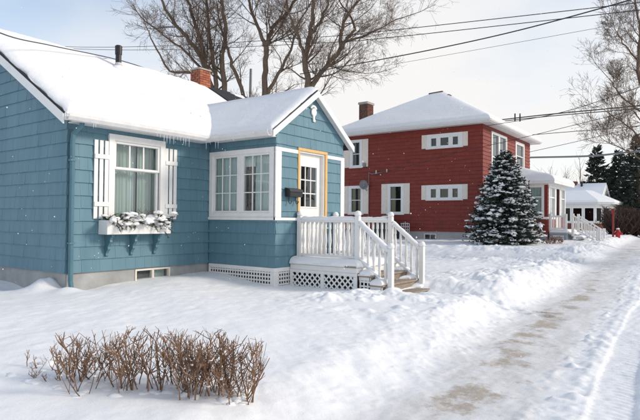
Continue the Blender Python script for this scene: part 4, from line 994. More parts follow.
# low hipped roof of the side porch
g0, g1_, k0, k1 = VU0 - 0.38, VU1 + 0.38, RV1 + 0.035, VV1 + 0.42; PZ = 3.10; TZ = 4.02
MB().add([(g0, k0, PZ), (g0, k1, PZ), (g1_, k1, PZ), (g1_, k0, PZ), (g0 + 1.5, k0, TZ), (g1_ - 1.5, k0, TZ), (g0, k0, PZ - 0.1), (g0, k1, PZ - 0.1), (g1_, k1, PZ - 0.1), (g1_, k0, PZ - 0.1)],
         [(0, 1, 4), (1, 2, 5, 4), (2, 3, 5), (0, 4, 5, 3), (6, 9, 8, 7), (0, 6, 7, 1), (1, 7, 8, 2), (2, 8, 9, 3), (3, 9, 6, 0)]).build('porch_roof', M_ASPH, red)
fb = MB(); fb.box(g0 - 0.03, g0 - 0.001, k0, k1 + 0.03, PZ - 0.14, PZ - 0.005); fb.box(g0, g1_, k1 + 0.001, k1 + 0.03, PZ - 0.14, PZ - 0.005); fb.build('fascia', M_WHITE, red)
MB().box(g0 + 0.01, g1_ - 0.01, k0, k1 - 0.01, PZ - 0.14, PZ - 0.101).build('soffit', M_WHITED, red)
def porch_snow():
    n = 40; mb = MB(); e0_, e1_, f0_, f1_ = g0 - 0.04, g1_ + 0.04, k0, k1 + 0.04
    us = [e0_ + (e1_ - e0_) * (0.5 - 0.5 * math.cos(math.pi * i / n)) for i in range(n + 1)]; vs = [f0_ + (f1_ - f0_) * i / n for i in range(n + 1)]
    for u in us:
        for v in vs:
            a = min(1, (u - e0_) / 1.5, (e1_ - u) / 1.5); b = (f1_ - v) / (f1_ - f0_); z = PZ + (TZ - PZ) * max(0, min(a, b))
            q = min(u - e0_, e1_ - u, f1_ - v); x = min(1, q / 0.30 + 0.05); mb.v.append((u, v, z + 0.005 + 0.24 * math.sqrt(max(0, 1 - (1 - x) ** 2)) * (1 + 0.2 * mnoise.noise(Vector((u * 0.8, v * 0.8, 7))))))
    W = n + 1
    for i in range(n):
        for j in range(n): mb.f.append((i * W + j, (i + 1) * W + j, (i + 1) * W + j + 1, i * W + j + 1))
    ring = [(i, 0) for i in range(n)] + [(n, j) for j in range(n)] + [(i, n) for i in range(n, 0, -1)] + [(0, j) for j in range(n, 0, -1)]; k = len(mb.v)
    for (i, j) in ring: mb.v.append((us[i], vs[j], PZ - 0.004))
    R_ = len(ring)
    for i in range(R_): mb.f.append((ring[i][0] * W + ring[i][1], k + i, k + (i + 1) % R_, ring[(i + 1) % R_][0] * W + ring[(i + 1) % R_][1]))
    mb.build('porch_roof_snow', M_SNOWR, red, smooth=True)
porch_snow()
# its landing and stairs
ld = thing('entrance_stairs', 'white railed landing and stairs at the side porch of the red house', 'stairs', (26.2, 2.6, -0.2))
BX('landing', M_GREYP, ld, 25.45, 28.3, VV1 + 0.07, 2.55, 0.30, 0.40); FB('skirt', M_GREYP, ld, FU(25.50), VV1 + 0.07, 2.52, -0.4, 0.299, -0.05, 0.0)
square_lattice('lattice', ld, FU(25.49), VV1 + 0.25, 2.40, -0.3, 0.22, 0.12, 0.05)
BX('skirt', M_GREYP, ld, 25.56, 28.25, 2.47, 2.52, -0.4, 0.299)
snow_slab('snow', ld, (25.42, 2.58, 0.40), (28.3, 2.58, 0.40), (28.3, VV1 + 0.08, 0.40), (25.42, VV1 + 0.08, 0.40), 0.14, 16, 12, 51, M_SNOW, rag=0.03, er=0.15)
def lpost(u, v, z0, z1): BX('post', M_WHITE, ld, u - 0.06, u + 0.06, v - 0.06, v + 0.06, z0, z1)
for v in (VV1 + 0.13, 2.48): lpost(25.52, v, 0.40, 1.36)
FB('rail', M_WHITE, ld, FU(25.55), VV1 + 0.19, 2.42, 1.18, 1.28, -0.04, 0.04); FB('rail', M_WHITE, ld, FU(25.55), VV1 + 0.19, 2.42, 0.55, 0.63, -0.03, 0.03)
for i in range(6):
    v = VV1 + 0.25 + i * 0.12; FB('baluster', M_WHITE, ld, FU(25.53), v, v + 0.05, 0.631, 1.179, -0.025, 0.025, 0)
for i in range(4):
    z = 0.30 - 0.17 * i; BX('tread', M_GREYP, ld, 25.9, 27.2, 2.56 + 0.33 * i, 2.56 + 0.33 * (i + 1) + 0.03, z - 0.06, z)
    snow_slab('snow', ld, (25.9, 2.56 + 0.33 * (i + 1), z), (27.2, 2.56 + 0.33 * (i + 1), z), (27.2, 2.56 + 0.33 * i, z), (25.9, 2.56 + 0.33 * i, z), 0.09, 10, 8, 60 + i, M_SNOW, rag=0.03, er=0.1)
for u in (25.85, 27.25):
    lpost(u, 2.75, 0.2, 1.38); lpost(u, 4.0, -0.5, 0.62)
    MB().bar((u, 2.81, 1.25), (u, 3.95, 0.52), 0.07, 0.07).build('rail', M_WHITE, ld); MB().bar((u, 2.81, 0.62), (u, 3.95, -0.10), 0.06, 0.06).build('rail', M_WHITE, ld)
    for i in range(7):
        t = (i + 0.5) / 7; v = 2.81 + 1.14 * t; BX('baluster', M_WHITE, ld, u - 0.025, u + 0.025, v - 0.025, v + 0.025, 0.62 - 0.72 * t, 1.22 - 0.73 * t, 0)

# things on the red wall: satellite dish, service mast
sd = thing('satellite_dish', 'grey satellite dish on the red wall beside the lower left window', 'satellite dish', (22.35, -7.75, 2.9))
db = MB(); cdir = Vector((-0.75, 0.55, 0.35)).normalized(); cx = Vector((22.02, -7.72, 2.98)); xa = cdir.cross(Vector((0, 0, 1))).normalized(); ya = xa.cross(cdir).normalized()
prof = [(0.0, 0.0), (0.10, 0.006), (0.20, 0.026), (0.30, 0.058)]
for r, d in prof[1:]:
    for j in range(20): a = j * math.pi / 10; db.v.append(tuple(cx + xa * r * math.cos(a) * 0.85 + ya * r * math.sin(a) + cdir * d))
for i in range(2):
    for j in range(20): db.f.append((i * 20 + j, i * 20 + (j + 1) % 20, (i + 1) * 20 + (j + 1) % 20, (i + 1) * 20 + j))
db.f.append(tuple(range(20)))
dish = db.build('dish', M_GREYM, sd, smooth=True); md = dish.modifiers.new('thickness', 'SOLIDIFY'); md.thickness = 0.012
MB().tube([cx - cdir * 0.01, (22.30, -7.72, 2.72), (22.44, -7.72, 2.66)], 0.022, 8).build('mount_arm', M_GREYM, sd)
MB().tube([cx - ya * 0.26 + cdir * 0.05, cx + cdir * 0.34 - ya * 0.22], 0.014, 6).build('feed_arm', M_GREYM, sd); MB().blob(cx + cdir * 0.36 - ya * 0.19, (0.05, 0.05, 0.07), 2, 2, 0.05).build('receiver', M_GREYM, sd)
sm = thing('service_mast', 'electric service mast and meter fixed high on the red wall', 'utility meter', (22.40, -7.75, 3.3))
MB().tube([(22.40, -7.60, 0.9), (22.40, -7.60, 3.75)], 0.018, 6).build('conduit', M_GREYM, sm); BX('meter', M_GREYM, sm, 22.30, 22.43, -7.98, -7.80, 4.06, 4.30)
MB().tube([(22.36, -7.60, 3.72), (22.25, -7.30, 3.62), (22.25, -6.65, 3.68), (22.25, -6.32, 3.72)], 0.022, 6).build('arm', M_GREYM, sm); MB().tube([(22.25, -6.32, 3.68), (22.25, -6.32, 3.85)], 0.03, 6).build('insulator', M_WHITED, sm); MB().tube([(22.25, -7.02, 3.60), (22.25, -7.02, 3.82)], 0.03, 6).build('insulator', M_WHITED, sm)

# covered grill and small trellis behind the deck
gl = thing('covered_grill', 'barbecue grill under a dark cover against the red house', 'grill', (21.7, -6.0, H(21.7, -6.0)))
z0 = H(21.7, -6.0); gm = MB()
for k, (hh, su, sv, ofs) in enumerate(((0, 0.34, 0.78, 0), (0.35, 0.33, 0.76, 0), (0.78, 0.33, 0.72, 0), (0.92, 0.30, 0.46, 0), (1.12, 0.26, 0.42, 0), (1.24, 0.13, 0.34, 0))):
    for j in range(20):
        a = j * math.pi / 10; c_, s_ = math.cos(a), math.sin(a); p = 0.45
        gm.v.append((21.7 + su * math.copysign(abs(c_) ** p, c_) * (1 + 0.04 * math.sin(j * 2.6 + k)), -6.0 + sv * math.copysign(abs(s_) ** p, s_), z0 - 0.05 + hh))
for i in range(5):
    for j in range(20): gm.f.append((i * 20 + j, i * 20 + (j + 1) % 20, (i + 1) * 20 + (j + 1) % 20, (i + 1) * 20 + j))
gm.f.append(tuple(5 * 20 + j for j in range(20))); gm.build('cover', M_COVER, gl, smooth=True)
MB().blob((21.7, -6.0, z0 + 1.20), (0.20, 0.36, 0.07), 5, 2, 0.2).build('snow', M_SNOW, gl, smooth=True)
tr_ = thing('trellis', 'small white wire trellis beside the covered grill', 'trellis', (21.9, -4.95, H(21.9, -4.95)))
z0 = H(21.9, -4.95); ft = FU(21.9)
for i in range(5): FB('slat', M_WHITED, tr_, ft, -5.2 + i * 0.12, -5.17 + i * 0.12, z0 - 0.1, z0 + 0.95 - 0.06 * abs(i - 2), 0, 0.02, 0)
for i in range(5): FB('rail', M_WHITED, tr_, ft, -5.22, -4.68, z0 + 0.15 + i * 0.17, z0 + 0.18 + i * 0.17, 0.021, 0.04, 0)

# ================================================================== the far bungalow
bun = thing('brick_bungalow', 'low brick bungalow with glazed bay and snow-covered roof beyond the red house', 'house', (64, -4, -0.3))
BU0, BU1 = 60.5, 68.0; BV0, BV1 = -9.0, -1.9
BY = [(BU0, BV0), (BU0, BV1), (BU0 + 1.3, BV1 + 1.25), (BU1, BV1 + 1.25), (BU1, BV0)]
def ringwall(name, m, z0, z1, off=0.0):
    c = Vector((64.3, -4.0)); pts = []
    for (u, v) in BY: d = (Vector((u, v)) - c).normalized(); pts.append((u + d.x * off, v + d.y * off, z0))
    return MB().prism(pts, (0, 0, z1 - z0)).build(name, m, bun)
ringwall('brick_base', M_DBRICK, -0.6, 0.80, 0.03); ringwall('sill', M_WHITE, 0.80, 0.90, 0.10); ringwall('interior', M_DARK, 0.90, 2.62, -0.25); ringwall('frieze', M_WHITED, 2.62, 2.95, 0.02)
def glazed(a, b, n):
    a = Vector((a[0], a[1])); b = Vector((b[0], b[1])); d = (b - a); ln = d.length; d.normalize(); nrm = Vector((-d.y, d.x))
    if nrm.dot(a - Vector((64.3, -4.0))) < 0: nrm = -nrm
    fr = lambda s, z, o: (a.x + d.x * s + nrm.x * o, a.y + d.y * s + nrm.y * o, z)
    for i in range(n):
        s0 = ln * i / n; s1 = ln * (i + 1) / n
        w = frame_piece('window', M_WHITE, bun, fr, s0 + 0.01, s1 - 0.01, 0.901, 2.619, 0.15, -0.06, 0.02)
        FB('pane', M_GLASSF, w, fr, s0 + 0.16, s1 - 0.16, 1.05, 2.47, -0.03, -0.025, 0)
glazed(BY[0], BY[1], 6); glazed(BY[1], BY[2], 2); glazed(BY[2], BY[3], 6)
def roof_poly(name, m, z0, over, zt, parent, sm=False, lift=0.0):
    c = Vector((64.3, -4.4)); mb = MB(); n = len(BY)
    for (u, v) in BY: d = (Vector((u, v)) - c).normalized(); mb.v.append((u + d.x * over, v + d.y * over, z0))
    for (u, v) in BY: d = (Vector((u, v)) - c).normalized(); mb.v.append((u + d.x * over * 0.92, v + d.y * over * 0.92, z0 + 0.16 + lift))
    for (u, v) in BY: q = c + (Vector((u, v)) - c) * 0.45; mb.v.append((q.x, q.y, zt))
    mb.f = [tuple(range(n))[::-1]] + [(i, (i + 1) % n, n + (i + 1) % n, n + i) for i in range(n)] + [(n + i, n + (i + 1) % n, 2 * n + (i + 1) % n, 2 * n + i) for i in range(n)] + [tuple(2 * n + i for i in range(n))]
    return mb.build(name, m, parent, smooth=sm)
roof_poly('roof', M_WHITED, 2.95, 0.62, 4.25, bun); roof_poly('roof_snow', M_SNOWR, 3.115, 0.66, 4.55, bun, lift=0.06)
# upper gable with its ridge along v
gu, gz = 65.2, 5.15
MB().prism([(gu - 2.9, BV1 + 0.15, 3.5), (gu + 2.9, BV1 + 0.15, 3.5), (gu, BV1 + 0.15, gz)], (0, -6.5, 0)).build('gable', M_WHITED, bun)
MB().prism([(gu - 3.25, BV1 + 0.4, 3.42), (gu, BV1 + 0.4, gz + 0.08), (gu, BV1 + 0.4, gz + 0.34), (gu - 3.25, BV1 + 0.4, 3.62)], (0, -7.1, 0)).build('roof_snow', M_SNOWR, bun)
MB().prism([(gu + 3.25, BV1 + 0.4, 3.42), (gu, BV1 + 0.4, gz + 0.08), (gu, BV1 + 0.4, gz + 0.34), (gu + 3.25, BV1 + 0.4, 3.62)], (0, -7.1, 0)).build('roof_snow', M_SNOWR, bun)
for (a, b) in ((-1, 0), (1, 0)): MB().prism([(gu + a * 3.25, BV1 + 0.41, 3.41), (gu, BV1 + 0.41, gz + 0.09), (gu, BV1 + 0.41, gz - 0.14), (gu + a * 3.25, BV1 + 0.41, 3.18)], (0, 0.06, 0)).build('rake_board', M_WHITED, bun)
BX('chimney', M_DBRICK, bun, 64.8, 65.6, -5.3, -4.6, 4.5, 5.75, 0.02); MB().tube([(64.6, -4.0, 4.8), (64.6, -4.0, 5.7)], 0.12, 8).build('vent_pipe', M_BLACK, bun); MB().tube([(64.6, -7.6, 4.8), (64.6, -7.6, 5.75)], 0.2, 8).build('vent_pipe', M_BLACK, bun)

# ================================================================== trees
def crv(pts, n):                              # Catmull-Rom through pts
    P = [Vector(p) for p in pts]; P = [P[0] * 2 - P[1]] + P + [P[-1] * 2 - P[-2]]; out = []
    for i in range(1, len(P) - 2):
        for k in range(n):
            t = k / n; a, b, c, d = P[i - 1], P[i], P[i + 1], P[i + 2]
            out.append(0.5 * ((2 * b) + (c - a) * t + (2 * a - 5 * b + 4 * c - d) * t * t + (3 * b - a - 3 * c + d) * t ** 3))
    out.append(P[-2]); return out
def grow(mbs, p, d, ln, r, lvl, rd, maxl, up=0.12, dens=1.0, droop=0.0):
    n = (6, 5, 4, 3, 2)[min(lvl, 4)]; pts = [Vector(p)]; d = Vector(d).normalized(); st = ln / n
    for i in range(n):
        g_ = 0.13 if lvl < 2 else 0.075
        d = (d + Vector((rd.gauss(0, g_), rd.gauss(0, g_), rd.gauss(0, g_ * 0.8) + up * (1 if lvl < 3 else 0.5) - droop * (i / n)))).normalized(); pts.append(pts[-1] + d * st)
    tip = max(r * 0.35, 0.004)
    rad = [r + (tip - r) * i / n for i in range(n + 1)]
    mbs[0 if r > 0.028 else 1].tube(pts, rad, 6 if r > 0.06 else (4 if r > 0.02 else 3), caps=False)
    if lvl >= maxl: return
    m = int((8, 8, 5.5, 2.2)[min(lvl, 3)] * dens + rd.random())
    for k in range(m):
        t = rd.uniform(0.22, 1.0); i = min(n - 1, int(t * n)); q = pts[i].lerp(pts[i + 1], t * n - i); a = (pts[i + 1] - pts[i]).normalized()
        x = a.cross(Vector((rd.gauss(0, 1), rd.gauss(0, 1), rd.gauss(0, 1)))).normalized(); ang = rd.uniform(0.45, 1.05)
        grow(mbs, q, a * math.cos(ang) + x * math.sin(ang), ln * rd.uniform(0.45, 0.80) * (1.05 - 0.35 * t), max(0.0045, rad[i] * 0.52), lvl + 1, rd, maxl, up, dens, droop)
def bare_tree(name, label, base, limbs, seed, maxl=4, dens=1.0, blen=2.6, group='bare trees behind the houses', extra=None, up=0.10):
    t = thing(name, label, 'tree', base, group); rd = random.Random(seed); tk = MB(); tw = MB(); br = MB()
    for (pts, r0, r1, nb, bl) in limbs:
        P = crv(pts, 5); n = len(P); rad = [r0 + (r1 - r0) * (i / (n - 1)) for i in range(n)]
        for i in range(1, n - 1): P[i] += Vector((rd.gauss(0, 0.03), rd.gauss(0, 0.03), 0))
        tk.tube(P, [x * 0.86 for x in rad], 9, caps=True)
        for k in range(nb):
            tt = rd.uniform(0.25, 1.0); i = min(n - 2, int(tt * (n - 1))); a = (P[i + 1] - P[i]).normalized()
            x = a.cross(Vector((rd.gauss(0, 1), rd.gauss(0, 1), rd.gauss(0, 0.6)))).normalized(); ang = rd.uniform(0.5, 1.1)
            grow((br, tw), P[i], a * math.cos(ang) + x * math.sin(ang), bl * 0.80 * rd.uniform(0.6, 1.3), max(0.013, min(0.05, rad[i] * 0.34)), 1, rd, maxl, up, dens)
        # the limb goes on past its end
        a = (P[-1] - P[-2]).normalized(); grow((br, tw), P[-1], a, bl * 1.15, r1, 1, rd, maxl, up, dens)
    tk.build('trunk', M_BARK, t, smooth=True, fixn=False); br.build('branches', M_BARK, t, smooth=True, fixn=False, kind='stuff'); tw.build('crown', M_TWIG, t, fixn=False, kind='stuff')
    return t
GZ_ = -0.35
bare_tree('bare_tree', 'many-stemmed bare tree behind the chimney of the blue house', (13.75, -11.3, GZ_), [
    ([(13.75, -11.3, GZ_), (13.72, -11.35, 4.0), (13.68, -11.39, 6.85), (13.44, -11.67, 8.24), (13.25, -11.9, 9.09), (12.82, -12.46, 10.03), (12.39, -13.02, 10.82), (11.95, -13.58, 12.31)], 0.22, 0.06, 13, 2.5),
    ([(13.72, -11.32, 5.5), (13.55, -11.50, 7.4), (13.4, -11.70, 8.84), (13.1, -12.06, 10.58), (12.84, -12.38, 11.82), (12.58, -12.69, 13.31)], 0.17, 0.05, 11, 2.4),
    ([(13.74, -11.3, 5.0), (13.76, -11.27, 7.25), (13.64, -11.38, 8.85), (13.49, -11.54, 10.34), (13.33, -11.69, 12.33)], 0.17, 0.06, 9, 2.4),
    ([(13.9, -11.1, 4.0), (13.99, -10.95, 7.26), (13.9, -11.02, 8.85), (13.99, -10.86, 10.34), (13.84, -11.01, 11.84), (13.92, -10.84, 13.83)], 0.19, 0.06, 11, 2.4),
    ([(13.6, -11.4, 6.9), (12.46, -11.33, 7.87), (11.75, -12.3, 8.01), (11.36, -12.8, 9.01)], 0.09, 0.045, 6, 1.5),
    ([(13.55, -11.55, 8.0), (12.8, -12.4, 9.2), (12.3, -12.9, 9.7), (11.9, -13.4, 10.2)], 0.08, 0.04, 8, 1.8)], 21)
bare_tree('bare_tree', 'bare tree with one leaning trunk between the chimney and the porch roof', (14.9, -9.75, GZ_), [
    ([(14.9, -9.75, GZ_), (14.75, -9.95, 4.5), (14.56, -10.18, 7.12), (14.2, -10.62, 8.6), (14.01, -10.86, 9.6), (13.87, -11.02, 10.34)], 0.16, 0.05, 9, 2.0)], 22)
bare_tree('bare_tree', 'bare forked tree standing right of the thin grey pole', (15.35, -9.32, GZ_), [
    ([(15.35, -9.32, GZ_), (15.25, -9.3, 4), (15.2, -9.3, 7.28), (15.2, -9.25, 8.87), (15.24, -9.17, 9.87), (15.43, -8.89, 10.62), (15.86, -8.28, 11.37), (16.13, -7.88, 12.37)], 0.22, 0.06, 12, 2.3),
    ([(15.22, -9.22, 9.4), (15.05, -9.45, 10.1), (14.68, -9.89, 11.45), (14.53, -10.04, 12.84)], 0.13, 0.05, 9, 2.2),
    ([(15.2, -9.32, 7.0), (15.57, -8.77, 8.13), (15.89, -8.29, 9.38), (16.16, -7.88, 10.88)], 0.12, 0.045, 10, 2.2)], 23)
bare_tree('bare_tree', 'big bare tree with spreading limbs behind the porch gable', (15.85, -6.95, GZ_), [
    ([(15.85, -6.95, GZ_), (15.75, -6.95, 4), (15.67, -6.96, 7.16), (15.56, -7.08, 8.59), (15.68, -6.88, 9.65), (15.74, -6.76, 10.99), (15.8, -6.64, 12.43)], 0.24, 0.07, 12, 2.3),
    ([(15.68, -6.95, 6.9), (15.85, -6.75, 7.55), (16.14, -6.3, 8.22), (16.54, -5.72, 9.09), (16.76, -5.41, 9.67), (16.95, -5.14, 10.15)], 0.17, 0.06, 10, 2.2),
    ([(16.54, -5.72, 9.09), (16.58, -5.64, 10.14), (16.79, -5.33, 10.91), (17.12, -4.86, 11.68)], 0.11, 0.045, 8, 2.0),
    ([(16.68, -5.53, 9.47), (17.38, -4.56, 9.91), (18.07, -3.59, 10.55)], 0.07, 0.025, 11, 1.9),
    ([(15.68, -6.88, 9.65), (16.0, -6.41, 10.61), (16.21, -6.1, 11.72)], 0.10, 0.05, 7, 2.0),
    ([(15.59, -7.04, 8.59), (15.31, -7.38, 9.79), (15.03, -7.73, 10.98)], 0.11, 0.05, 8, 2.0),
    ([(16.2, -6.2, 8.35), (16.8, -5.45, 8.1), (17.4, -4.75, 8.0)], 0.045, 0.016, 6, 1.3)], 24)
bare_tree('bare_tree', 'bare tree with fine branches at the right edge above the street', (23.6, 7.1, -0.3), [
    ([(23.6, 7.1, -0.3), (23.45, 6.95, 1.95), (23.25, 6.7, 4.16), (22.95, 6.35, 5.7), (22.70, 6.05, 7.69), (22.70, 6.1, 9.46), (22.5, 5.95, 10.79)], 0.18, 0.04, 18, 1.6),
    ([(23.2, 6.65, 3.6), (22.65, 5.85, 5.0), (21.95, 4.95, 5.8)], 0.055, 0.018, 10, 1.4),
    ([(22.9, 6.25, 5.7), (22.3, 5.45, 6.5), (21.95, 5.0, 7.3)], 0.05, 0.018, 9, 1.3),
    ([(23.2, 6.6, 3.3), (22.45, 5.55, 4.15), (21.95, 4.9, 4.5)], 0.045, 0.016, 9, 1.3),
    ([(22.7, 6.05, 8.1), (22.3, 5.5, 8.9), (22.05, 5.2, 9.6)], 0.045, 0.016, 8, 1.3)], 25, group='bare trees along the street', dens=1.05)
for k, (u, v, lab) in enumerate(((20.5, 14.5, 'bare tree across the street, mirrored in the front door panes'), (26.0, 17.0, 'farther bare tree across the street from the blue house'))):
    bare_tree('bare_tree', lab, (u, v, -0.4), [([(u, v, -0.4), (u, v + 0.1, 2.5), (u + 0.3, v, 5), (u, v + 0.3, 8)], 0.25, 0.08, 10, 2.4), ([(u, v, 2), (u - 0.8, v - 0.6, 4), (u - 1.2, v - 1.2, 6.5)], 0.15, 0.05, 8, 2.2), ([(u, v, 2.4), (u + 0.8, v + 0.7, 4.4), (u + 1.3, v + 1.0, 7)], 0.15, 0.05, 8, 2.2)], 70 + k, maxl=3, group='bare trees along the street')
for k, (u, v, hgt, lab) in enumerate(((98.4, -10.8, 11.3, 'small hazy bare tree far behind the bungalow chimney'), (95.7, -14.5, 9.3, 'small bare tree just right of the snowy side porch roof, far off'), (104, -9.6, 10.6, 'far bare tree beside the dark conifers'))):
    bare_tree('bare_tree', lab, (u, v, -0.3), [([(u, v, -0.3), (u, v, 3), (u + 0.2, v + 0.3, 6), (u, v + 0.3, hgt * 0.75)], 0.2, 0.07, 12, 3.4), ([(u, v, 3), (u, v - 1.0, 5), (u, v - 1.6, 7)], 0.12, 0.05, 9, 3.0), ([(u, v, 3), (u, v + 1.2, 5), (u, v + 2.0, 7)], 0.12, 0.05, 9, 3.0)], 40 + k, maxl=2, dens=1.0)

def conifer(name, label, base, hgt, rad, seed, tiers, per, snow=0.5, m=None, nlen=0.10, leaf=30, group=None, bare=0.10, blobsz=1.0, shape=0.8):
    t = thing(name, label, 'tree', base, group); rd = random.Random(seed); b = Vector(base)
    MB().tube([b + Vector((0, 0, -0.2)), b + Vector((0, 0, hgt * 0.5)), b + Vector((0, 0, hgt * 0.97))], [hgt * 0.028, hgt * 0.018, hgt * 0.004], 8).build('trunk', M_BARK, t, smooth=True, fixn=False)
    nd = MB(); sn = MB(); k = 0
    for i in range(tiers):
        f0_ = (i + rd.uniform(-0.3, 0.3)) / tiers
        n = max(3, int(per * (0.35 + 0.65 * (1 - max(0, f0_)))))
        for j in range(n):
            f = max(0, min(0.985, f0_ + rd.uniform(-1.1, 1.1) / tiers)); z = hgt * (bare + (1 - bare) * f)
            R_ = rad * (1 - f) ** shape * (0.55 + 0.45 * min(1, f * 6 + 0.35)) + 0.03 * rad
            a = rd.uniform(0, 6.283); ln = R_ * rd.uniform(0.72, 1.14); rise = rd.uniform(-0.05, 0.30) + 0.5 * f
            d = Vector((math.cos(a), math.sin(a), rise)).normalized(); s0 = b + Vector((0, 0, z)); side = Vector((-math.sin(a), math.cos(a), 0))
            P = [s0 + d * ln * q + Vector((0, 0, -0.20 * ln * q * q)) for q in (0, 0.33, 0.66, 1.0)]
            nd.tube(P, [0.012 * ln + 0.004, 0.009 * ln + 0.003, 0.006 * ln + 0.003, 0.003], 3, caps=False)
            for q_ in range(int(leaf * (0.4 + 0.6 * ln / rad))):
                q = rd.uniform(0.15, 1.0) ** 0.7; ii = min(2, int(q * 3)); p = P[ii].lerp(P[ii + 1], q * 3 - ii)
                spread = (0.22 * ln + nlen * 0.6) * (1.15 - q * 0.75)
                p = p + side * rd.gauss(0, spread * 0.6) + Vector((0, 0, rd.gauss(-0.03, 0.04) * (1 + ln)))
                e = (d * rd.uniform(0.3, 1) + side * rd.uniform(-0.9, 0.9) + Vector((0, 0, rd.uniform(-0.5, 0.45)))).normalized() * nlen * rd.uniform(0.7, 1.4)
                x = e.cross(Vector((rd.uniform(-1, 1), rd.uniform(-1, 1), rd.uniform(-0.2, 1)))).normalized() * nlen * 0.22
                nd.add([p - x, p + x, p + e * 0.55 + x * 0.9, p + e, p + e * 0.55 - x * 0.9], [(0, 1, 2, 3, 4)])
            if rd.random() < snow:
                for q in ([0.92, 0.66] if ln > 0.35 * rad else [0.8]):
                    if rd.random() < 0.30: continue
                    sz = blobsz * (0.035 + 0.060 * rd.random() ** 1.5) * (0.6 + 0.4 * ln / rad)
                    for c_ in range(3):
                        qq = min(0.99, max(0.1, q + rd.uniform(-0.12, 0.08))); ii = min(2, int(qq * 3)); p = P[ii].lerp(P[ii + 1], qq * 3 - ii) + side * rd.gauss(0, 0.07 * ln) + Vector((0, 0, rd.uniform(-0.01, 0.03))); k += 1
                        sn.blob(p, (sz * rd.uniform(0.6, 1.5), sz * rd.uniform(0.6, 1.5), sz * rd.uniform(0.35, 0.65)), seed * 1000 + k, 1, 0.9)
    nd.build('crown', m or M_NEEDLE, t, fixn=False, kind='stuff')
    if sn.v: sn.build('snow', M_SNOW, t, smooth=True, fixn=False, kind='stuff')
    return t
SU, SV = 20.6, 0.85
conifer('spruce_tree', 'rounded snow-laden spruce tree at the corner of the red house', (SU, SV, H(SU, SV) - 0.05), 4.35, 1.80, 5, 36, 36, snow=0.82, nlen=0.105, leaf=36, bare=0.03, shape=0.66, blobsz=1.45)
for (u, v, h_, r_, sd_, lab) in ((72.8, -3.7, 11.2, 2.9, 61, 'tall dark conifer directly behind the bungalow gable'), (76.4, -1.7, 10.8, 2.9, 62, 'dark conifer in the middle of the group beyond the bungalow'), (69.0, 1.3, 11.6, 4.2, 63, 'broad dark conifer at the right edge behind the brush'), (79.0, -3.0, 8.8, 2.6, 64, 'shorter dark conifer between the two tallest ones'), (80.0, 0.2, 9.6, 3.0, 65, 'dark conifer peeping out behind the broad one')):
    conifer('conifer_tree', lab, (u, v, -0.3), h_, r_, sd_, 27, 17, snow=0.25, m=M_NEEDLED, nlen=0.42, leaf=20, group='dark conifers beyond the bungalow', bare=0.05, blobsz=1.8)

# ------------------------------------------------------------------ bushes
def shrub(name, label, spots, seed, hgt, m, spread=0.35, stems=10, kids=4, r0=0.006, snow=0.3, group=None, cat='shrub'):
    us = sum(s[0] for s in spots) / len(spots); vs = sum(s[1] for s in spots) / len(spots)
    t = thing(name, label, cat, (us, vs, H(us, vs)), group); rd = random.Random(seed); st = MB(); tw = MB(); sn = MB(); kk = 0
    for (u, v, hs) in spots:
        z = H(u, v) - 0.06
        for i in range(stems):
            p = Vector((u + rd.gauss(0, 0.06), v + rd.gauss(0, 0.06), z)); d = Vector((rd.gauss(0, spread), rd.gauss(0, spread), 1)).normalized(); ln = hgt * hs * rd.uniform(0.55, 1.12) + 0.06
            pts = [p]
            for q in range(4): d = (d + Vector((rd.gauss(0, 0.16), rd.gauss(0, 0.16), 0.05))).normalized(); pts.append(pts[-1] + d * ln / 4)
            top = z + 0.06 + hgt * hs
            for q in pts:
                if q.z > top: q.z = top - rd.uniform(0, 0.03)
            r = r0 * rd.uniform(0.55, 1.5); st.tube(pts, [r, r * 0.92, r * 0.82, r * 0.72, r * 0.62], 5)
            for k in range(kids):
                q = rd.uniform(0.35, 0.95); ii = min(3, int(q * 4)); b = pts[ii].lerp(pts[ii + 1], q * 4 - ii); x = Vector((rd.gauss(0, 1), rd.gauss(0, 1), rd.uniform(0.2, 1.2))).normalized()
                l2 = ln * rd.uniform(0.15, 0.38); e1_ = b + (x + Vector((0, 0, 0.3))).normalized() * l2 * 0.5; e2 = e1_ + (x * 0.6 + Vector((0, 0, 0.8))).normalized() * l2 * 0.5
                e1_.z = min(e1_.z, top + rd.uniform(-0.02, 0.01)); e2.z = min(e2.z, top + rd.uniform(-0.02, 0.02))
                tw.tube([b, e1_, e2], [r * 0.66, r * 0.55, r * 0.42], 4)
                if rd.random() < 0.55:
                    y = Vector((rd.gauss(0, 1), rd.gauss(0, 1), 0.7)).normalized(); tw.tube([e1_, e1_ + y * l2 * 0.4], [r * 0.45, r * 0.35], 3)
                if rd.random() < snow: kk += 1; sn.blob(b + Vector((0, 0, 0.006)), (rd.uniform(0.008, 0.02), rd.uniform(0.008, 0.02), rd.uniform(0.005, 0.012)), seed * 100 + kk, 1, 0.5)
    if name == 'hedge_bush':
        for i in range(len(spots) * 3):
            u, v, hs = spots[i % len(spots)]; u += rd.gauss(0, 0.07); v += rd.gauss(0, 0.07); q = rd.uniform(0.03, 0.075)
            sn.blob((u, v, H(u, v) - 0.008), (q, q * rd.uniform(0.7, 1.3), q * rd.uniform(0.25, 0.5)), seed * 77 + i, 2, 0.5)
    st.build('stems', m, t, fixn=False, kind='stuff'); tw.build('twigs', m, t, fixn=False, kind='stuff')
    if sn.v: sn.build('snow', M_SNOW, t, smooth=True, fixn=False, kind='stuff')
    return t
rs_ = random.Random(77)
def row(a, b, n, jit, h0, h1): return [(a[0] + (b[0] - a[0]) * (i / max(1, n - 1)) + rs_.gauss(0, jit), a[1] + (b[1] - a[1]) * (i / max(1, n - 1)) + rs_.gauss(0, jit), rs_.uniform(h0, h1)) for i in range(n)]
HG = 'bare hedge in the front yard'
